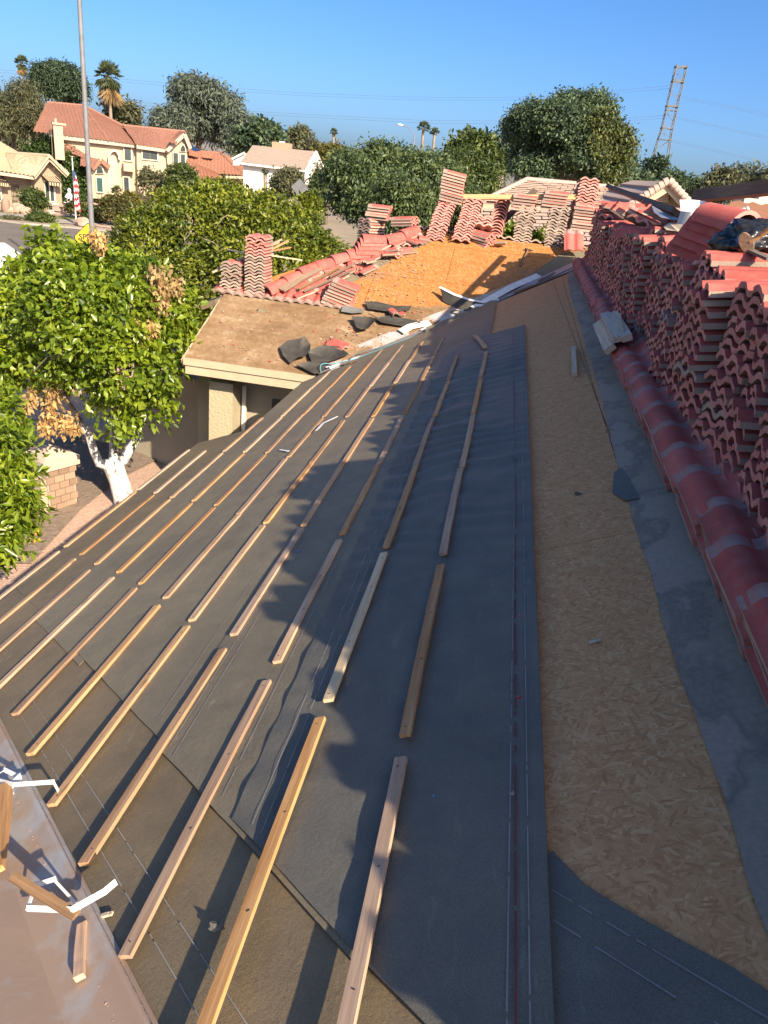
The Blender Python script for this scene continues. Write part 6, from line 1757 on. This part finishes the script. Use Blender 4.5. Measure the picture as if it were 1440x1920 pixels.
# --- brown roof at the right edge
h = empty('brown_roofed_house', (*at(1430, 420, 17).xy, 0), 'low brown tiled roof with a tan chimney at the right edge', 'house')
d = MB(); E0, E1, E2, E3 = at(1330, 440, 13.5), at(1560, 452, 13.5), at(1560, 404, 19), at(1372, 382, 19)
tile_roof(d, E0, E1, E2, E3, .3, .36, .05); d.build('roof', MAT['roof_brown'], h)
d = MB(); d.prism([q - V((0, 0, .14)) for q in (E0, E1, E2, E3)], V((0, 0, .1))); m_ = (E0 + E1) / 2; d.box((m_.x, m_.y + 3.4, 1.7), 1.5, 2.4, 1.7); d.build('wall', MAT['stucco_tan'], h)
d = MB(); q = at(1425, 385, 20); d.box(q - V((0, 0, .6)), .42, .4, .62); ch = d.build('chimney', MAT['stucco_cream'], h)
d = MB(); d.box(q + V((0, 0, .06)), .5, .48, .06); d.box(q + V((.05, 0, .18)), .16, .16, .1); d.build('chimney_cap', MAT['stucco_trim'], ch)
# --- little far roofs
for (pts, Y, m_, l) in ((((928, 350), (944, 350), (944, 330), (934, 329)), 72, 'roof_grey', 'tiny grey roofed house among the trees left of the largest tree'), (((1136, 356), (1166, 358), (1154, 341), (1148, 340)), 62, 'roof_orange', 'tiny orange roofed house at the foot of the largest tree')):
    h = empty('distant_house', (*at(pts[0][0], pts[0][1], Y).xy, 0), l, 'house')
    q = [at(x, y, Y + (3 if i > 1 else 0)) for i, (x, y) in enumerate(pts)]
    d = MB(); tile_roof(d, q[0], q[1], q[2], q[3], .4, .5, .05); d.build('roof', MAT[m_], h)
    d = MB(); m2 = (q[0] + q[1]) / 2; w2 = (q[1] - q[0]).length / 2; d.box((m2.x, m2.y + 2, q[0].z / 2), w2 * .95, 1.6, q[0].z / 2 - .05); d.build('wall', MAT['stucco_white'], h)

# ================================================================== street and front yards
def gpoly(name, pts, z, mat):
    d = MB(); q = [gnd(x, y) for x, y in pts]; d.add([V((p.x, p.y, z)) for p in q], [tuple(range(len(q)))])
    n_ = sum(((q[i].x * q[(i + 1) % len(q)].y - q[(i + 1) % len(q)].x * q[i].y) for i in range(len(q))))
    if n_ < 0: d.f = [f[::-1] for f in d.f]
    return structure(name, d, MAT[mat])
gpoly('front_gravel', [(-260, 385), (-260, 345), (420, 372), (430, 440), (240, 432), (120, 416), (40, 413), (-20, 408), (-260, 400)], .004, 'gravel_pink')
gpoly('road', [(-260, 402), (-20, 410), (45, 420), (130, 427), (240, 437), (520, 466), (520, 560), (150, 540), (-10, 490), (-260, 475)], .008, 'asphalt')
gpoly('lawn', [(-120, 386), (-10, 399), (52, 403), (52, 411), (0, 411), (-120, 402)], .010, 'lawn')
gpoly('lawn', [(96, 405), (160, 404), (165, 412), (100, 412)], .010, 'lawn')
gpoly('lawn', [(-60, 392), (50, 400), (50, 402), (-60, 396)], .014, 'lawn')
gpoly('driveway', [(100, 411), (150, 413), (150, 421), (104, 418)], .014, 'concrete')
gpoly('path', [(-60, 396), (50, 402), (50, 407), (-60, 401)], .018, 'concrete')
gpoly('far_road', [(-60, 478), (35, 476), (60, 520), (-60, 540)], .020, 'asphalt_dark')
d = MB()
kp = [gnd(x, y) for x, y in ((-200, 405), (-20, 412), (45, 421), (130, 428), (240, 438), (400, 455))]
for a, b_ in zip(kp[:-1], kp[1:]): d.bar(V((a.x, a.y, .06)), V((b_.x, b_.y, .06)), .16, .13)
structure('kerb', d, MAT['concrete'])
d = MB(); F = Fac(180, 68, 5); d.prism([F.p(158, 379), F.p(190, 381), F.p(252, 388), F.p(252, 400), F.p(158, 396)], -F.n * .25); thing('garden_wall', d, MAT['boulder'], 'low pink garden wall behind the street pole', 'wall')
# parked car, only its end shows left of the citrus
cp = gnd(-34, 524); car = empty('parked_car', (cp.x, cp.y, 0), 'pale silver car parked at the kerb, mostly hidden by the citrus leaves', 'car', None, R(12))
cm = Matrix.Translation(V((cp.x, cp.y, 0))) @ RZ(R(12))
d = MB()
prof = [(-2.2, .35), (-2.25, .75), (-1.9, .88), (-1.0, .95), (-.5, 1.38), (.7, 1.42), (1.4, .98), (2.1, .92), (2.2, .6), (2.15, .35)]
d.prism([cm @ V((x, -.85, z)) for x, z in prof], (cm.to_3x3() @ V((0, 1.7, 0))))
d.build('body', MAT['car_paint'], car)
d = MB()
for yy in (-.853, .853):
    d.add([cm @ V((x, yy, z)) for x, z in ((-.85, .97), (-.45, 1.32), (.65, 1.35), (1.2, 1.0))], [(0, 1, 2, 3) if yy < 0 else (3, 2, 1, 0)])
d.build('window', MAT['glass_dark'], car)
for x in (-1.4, 1.35):
    for yy in (-.8, .8):
        d = MB(); d.tube([cm @ V((x, yy - .1, .32)), cm @ V((x, yy + .1, .32))], .32, 14); w = d.build('wheel', MAT['rubber'], car)
        d = MB(); d.tube([cm @ V((x, yy - .105 if yy < 0 else yy + .06, .32)), cm @ V((x, yy - .06 if yy < 0 else yy + .105, .32))], .19, 10); d.build('rim', MAT['galv'], w)
for yy in (-.6, .6):
    d = MB(); d.box(cm @ V((2.17, yy, .72)), .03, .16, .07, cm.to_3x3()); d.build('tail_lamp', MAT['lamp_red'], car)
# street pole
p0 = at(172, 425, 26.5); d = MB()
pl = empty('street_pole', (p0.x, p0.y, 0), 'tall grey steel pole rising out of the top of the picture', 'pole')
d.tube([(p0.x, p0.y, 0), (p0.x, p0.y, 4.0), (p0.x, p0.y, 12.5)], [.095, .088, .06], 14); d.build('shaft', MAT['pole_grey'], pl)
for py in (375, 186):
    q = at(166 if py > 300 else 157, py, 26.5); d = MB(); d.tube([(p0.x, p0.y, q.z - .05), (p0.x, p0.y, q.z + .05)], .105 if py > 300 else .085, 14); d.build('collar', MAT['pole_grey'], pl)
# warning sign
sg = at(168, 447, 30); sn = (EYE - sg); sn.z = 0; sn.normalize(); sn = Matrix.Rotation(R(6), 3, 'Z') @ sn
u = V((0, 0, 1)).cross(sn).normalized()
s = empty('warning_sign', (sg.x, sg.y, 0), 'yellow diamond road sign half hidden behind citrus leaves', 'road sign')
def diamond(r, t0, t1, ch=.06):
    pts = []
    for a, b_ in ((1, 0), (0, 1), (-1, 0), (0, -1)):
        for sgn in (-1, 1):
            o2 = (-b_, a); pts.append(sg + (u * a + V((0, 0, b_))) * (r - ch) + (u * o2[0] + V((0, 0, o2[1]))) * ch * sgn + sn * t0)
    return pts, sn * (t1 - t0)
d = MB(); d.prism(*diamond(.64, -.004, 0)); d.build('border', MAT['sign_black'], s)
d = MB(); d.prism(*diamond(.60, .001, .004)); d.build('plate', MAT['sign_yellow'], s)
d = MB(); d.bar(V((sg.x, sg.y, 0)) - sn * .04, V((sg.x, sg.y, sg.z + .3)) - sn * .04, .06, .05, sn); d.build('post', MAT['galv'], s)
tx = bpy.data.curves.new('lettering', 'FONT'); tx.body = 'SPEED'; tx.size = .30; tx.align_x = 'CENTER'; tx.align_y = 'CENTER'; tx.extrude = .002; tx.offset = .008
to = bpy.data.objects.new('lettering_tmp', tx); col.objects.link(to)
bpy.context.view_layer.update()
me = bpy.data.meshes.new_from_object(to.evaluated_get(bpy.context.evaluated_depsgraph_get())); bpy.data.objects.remove(to)
me.materials.clear(); me.materials.append(MAT['sign_black'])
me.transform(Matrix(((u.x, 0, sn.x, sg.x), (u.y, 0, sn.y, sg.y), (u.z, 1, sn.z, sg.z), (0, 0, 0, 1))) @ T(V((0, .04, .008))))
obj('lettering', me, s)
# flag on a pole
f0 = gnd(143, 421); f0.z = 0; ft = at(134, 296, f0.y).z
fp = empty('flagpole', f0, 'thin white flagpole with a small bird finial before the ivy', 'flagpole')
d = MB(); d.tube([f0, V((f0.x, f0.y, ft))], [.05, .035], 10); d.build('pole', MAT['paint_white'], fp)
d = MB(); q = V((f0.x, f0.y, ft)); d.ball(q + V((0, 0, .07)), .07, .05, .06, 8, 5); d.bar(q + V((-.2, 0, .12)), q + V((0, 0, .08)), .05, .02); d.bar(q + V((.2, 0, .12)), q + V((0, 0, .08)), .05, .02); d.build('finial', MAT['fascia_cream'], fp)
d = MB(); zt_, zb_ = ft - .75, ft - 3.3
P = []
for i in range(27):
    t = i / 26; P.append([V((f0.x + .04 + (.05 + .34 * min(1, t * 2.2)) * j / 12 + .05 * math.sin(t * 5 + 1) * j / 12, f0.y - .05 + .13 * math.sin(j * 1.3 + t * 4), zt_ + (zb_ - zt_) * t - .18 * j / 12)) for j in range(13)])
for i in range(26):
    for j in range(12):
        k = int((i + j * 1.1) // 2.0) % 2
        mi = 2 if i + j * .6 < 8 else k
        d.add([P[i][j], P[i][j + 1], P[i + 1][j + 1], P[i + 1][j]], [(0, 1, 2, 3)], mi)
fl2 = d.mesh('flag', [MAT['flag_red'], MAT['flag_white'], MAT['flag_blue']]); o = obj('flag', fl2); tag(rebase(o), 'limp red and white striped flag with a blue field hanging on the flagpole', 'flag')
# grey sign back near the white house
q = at(562, 352, 46); d = MB(); d.tube([(q.x, q.y, 0), (q.x, q.y, q.z + .4)], .03, 6)
s2 = empty('road_sign', (q.x, q.y, 0), 'grey back of a diamond road sign beside the dark small leaved tree', 'road sign'); d.build('post', MAT['galv'], s2)
d = MB(); d.prism([q + V((0, -.05, .5)), q + V((-.5, -.05, 0)), q + V((0, -.05, -.5)), q + V((.5, -.05, 0))], V((.0, -.02, 0))); d.build('plate', MAT['pole_grey'], s2)
# lattice pylon
pb = at(1229, 335, 150); pt = at(1272, 122, 150)
py = empty('pylon', (pb.x, pb.y, 0), 'slender steel lattice pylon standing over the far roofs at right', 'pylon')
zs_ = at(1249, 241, 150).z; zT = pt.z; cx, cy = pb.x, pb.y
wz = lambda z: (4.9 * (1 - (z - 0) / zs_) + 1.7 * z / zs_) / 2 if z < zs_ else .85
for sx in (-1, 1):
    for sy in (-1, 1):
        d = MB(); d.tube([(cx + sx * wz(z), cy + sy * wz(z), z) for z in (0, zs_, zT)], .095, 5); d.build('leg', MAT['pylon_steel'], py)
d = MB(); z = .5; k = 0
while z < zT - .5:
    z2 = min(zT, z + max(1.5, wz(z) * 1.5))
    for (ax_, s_) in (('x', -1), ('x', 1), ('y', -1), ('y', 1)):
        f_ = lambda q, zz: V((cx + q * wz(zz), cy + s_ * wz(zz), zz)) if ax_ == 'x' else V((cx + s_ * wz(zz), cy + q * wz(zz), zz))
        q = 1 if k % 2 else -1
        d.bar(f_(-q, z), f_(q, z2), .075, .075); 
        if k % 3 == 0: d.bar(f_(-1, z), f_(1, z), .12, .12)
    z = z2; k += 1
d.build('lattice', MAT['pylon_steel'], py)
for py_ in (241, 199, 152, 124):
    zq = at(1255, py_, 150).z; d = MB()
    for s_ in (-1, 1):
        d.bar((cx - 1.0, cy + s_ * .86, zq), (cx + 1.0, cy + s_ * .86, zq), .16, .2); d.bar((cx + s_ * .86, cy - 1.0, zq), (cx + s_ * .86, cy + 1.0, zq), .16, .2)
    d.build('girdle', MAT['pylon_steel'], py)
# overhead wires
def wires(label, pts, dys, Y0, r=.015):
    d = MB()
    for dy in dys:
        d.tube([at(x, y + dy, Y0 + x * .0) for x, y in pts], r, 4)
    return thing('power_line', d, MAT['wire'], label, 'power line')
wires('upper pair of overhead wires crossing the sky', [(-40, 128), (160, 142), (357, 160), (560, 174), (760, 182), (900, 183), (1040, 181), (1262, 160)], (0, 5), 151)
wires('middle pair of overhead wires below the upper pair', [(240, 190), (440, 207), (640, 218), (800, 226), (960, 227), (1180, 221), (1255, 216)], (0, 5), 151)
wires('topmost wire leaving the pylon towards the right edge', [(1268, 178), (1340, 193), (1480, 222)], (0, 4), 150, .012)
wires('second wire leaving the pylon towards the right edge', [(1262, 218), (1340, 235), (1480, 266)], (0, 3), 150, .012)
wires('lowest wire leaving the pylon towards the right edge', [(1256, 262), (1340, 281), (1480, 314)], (0, 3), 150, .012)
# street lamps
def lamp(label, base, top, tip, Y):
    a, b_, c_ = at(*base, Y), at(*top, Y), at(*tip, Y)
    e = empty('street_lamp', (a.x, a.y, 0), label, 'street lamp')
    d = MB(); d.tube([V((b_.x, b_.y, 0)), b_ - V((0, 0, .4)), b_.lerp(c_, .35) + V((0, 0, .12)), c_], [.09, .07, .055, .04], 7); d.build('mast', MAT['pole_grey'], e)
    d = MB(); d.ball(c_, .42, .2, .12, 8, 5); d.build('lamp_head', MAT['paint_white'], e)
lamp('street lamp with a curved arm above the broad dark tree', (778, 300), (778, 247), (750, 234), 100)
lamp('far street lamp left of the beam end', (1284, 360), (1284, 350), (1298, 342), 120)
lamp('thin far street lamp mast right of the gable', (1308, 380), (1308, 352), (1306, 346), 110)
# ---- near garden: pier, garden wall
gw = [at(392, 718, 12.4), at(262, 765, 13.2), at(165, 797, 14.0), at(40, 830, 15.5)]
e = empty('garden_wall', (gw[0].x, gw[0].y, 0), 'shaded low stucco garden wall behind the citrus trunk', 'wall')
d = MB()
for a, b_ in zip(gw[:-1], gw[1:]): d.bar(V((a.x, a.y, a.z / 2 - .03)), V((b_.x, b_.y, a.z / 2 - .03)), .2, a.z - .05)
d.build('wall_body', MAT['stucco_wall'], e)
d = MB()
for a, b_ in zip(gw[:-1], gw[1:]): d.bar(V((a.x, a.y, a.z)), V((b_.x, b_.y, a.z)), .28, .07)
d.build('coping', MAT['pier_cap'], e)
q = at(190, 800, 13.6); d = MB(); d.box((q.x, q.y, q.z / 2), .28, .28, q.z / 2); d.build('pier', MAT['stucco_wall'], e)
d = MB(); d.box((q.x, q.y, q.z + .06), .36, .36, .06); d.build('pier_cap', MAT['pier_cap'], e)
# brick pier with a pyramid cap
f1, f2 = gnd(92, 962), gnd(147, 945)
c0 = at(92, 880, f1.y); pierz = at(92, 885, f1.y).z
ang = math.atan2(f2.y - f1.y, f2.x - f1.x)
pw = (f2 - f1).length
pm = T(V((f1.x, f1.y, 0))) @ RZ(ang)
bp_ = empty('brick_pier', pm @ V((pw / 2, pw / 2, 0)), 'brick mailbox pier with a pale sloped cap beside the citrus trunk', 'pier')
d = MB(); d.box(pm @ V((pw / 2, pw / 2, pierz / 2)), pw / 2 - .015, pw / 2 - .015, pierz / 2, pm.to_3x3()); d.build('core', MAT['mortar'], bp_)
rr = random.Random(2); rows_n = max(6, int(pierz / .105)); bh = pierz / rows_n; bme = None
cube = MB(); cube.box((0, 0, 0), .5, .5, .5); bme = cube.mesh('brick', MAT['brick_pier'])
for k in range(rows_n):
    n_ = 3; L_ = pw / n_
    for side in range(4):
        for i in range(n_):
            if side in (2,): continue
            off = (.5 * L_ if (k + side) % 2 else 0)
            a, b_ = max(0, i * L_ + off - .25 * L_), min(pw, (i + 1) * L_ + off - .25 * L_)
            if b_ - a < .05: continue
            M = pm @ T(V((pw / 2, pw / 2, bh * (k + .5)))) @ RZ(-side * math.pi / 2) @ T(V(((a + b_) / 2 - pw / 2, -pw / 2 + .022 - rr.uniform(0, .010), 0))) @ Matrix.Diagonal((b_ - a - .012, .05, bh - .012, 1))
            share('brick', bme, M, bp_)
d = MB(); s_ = pw / 2 + .05; cc = pm @ V((pw / 2, pw / 2, pierz))
d.box(cc + V((0, 0, .075)), s_, s_, .075, pm.to_3x3())
ap = cc + V((0, 0, .32)); b4 = [cc + pm.to_3x3() @ V((x * s_, y * s_, 0)) + V((0, 0, .152)) for x, y in ((-1, -1), (1, -1), (1, 1), (-1, 1))]
d.add(b4 + [ap], [(0, 1, 4), (1, 2, 4), (2, 3, 4), (3, 0, 4)]); d.build('cap', MAT['pier_cap'], bp_)
d = MB(); d.box(pm @ V((-.06, pw / 2 - .1, pierz * .42)), .05, .18, pierz * .38, pm.to_3x3()); d.build('meter_box', MAT['stucco_cream'], bp_)
gpoly('soil_bed', [(60, 1060), (150, 960), (225, 900), (420, 800), (300, 760), (100, 830), (0, 900), (-50, 1060)], .03, 'soil')
# distant hills
d = MB(); r2 = random.Random(5); P = []
for i in range(121):
    a = R(-50 + i * .85); hgt = 60 + 130 * max(0, fbm(i * .09, 3.3, 1) + .35) + (70 if 38 < i < 48 else 0)
    hgt = min(hgt, 185)
    P.append([V((math.sin(a) * 7000, math.cos(a) * 7000, -5)), V((math.sin(a) * 7300, math.cos(a) * 7300, hgt * .6 + 15 * fbm(i * .5, 1))), V((math.sin(a) * 7700, math.cos(a) * 7700, hgt)), V((math.sin(a) * 8300, math.cos(a) * 8300, -5))])
d.grid(P); structure('hills', d, MAT['mountain'])
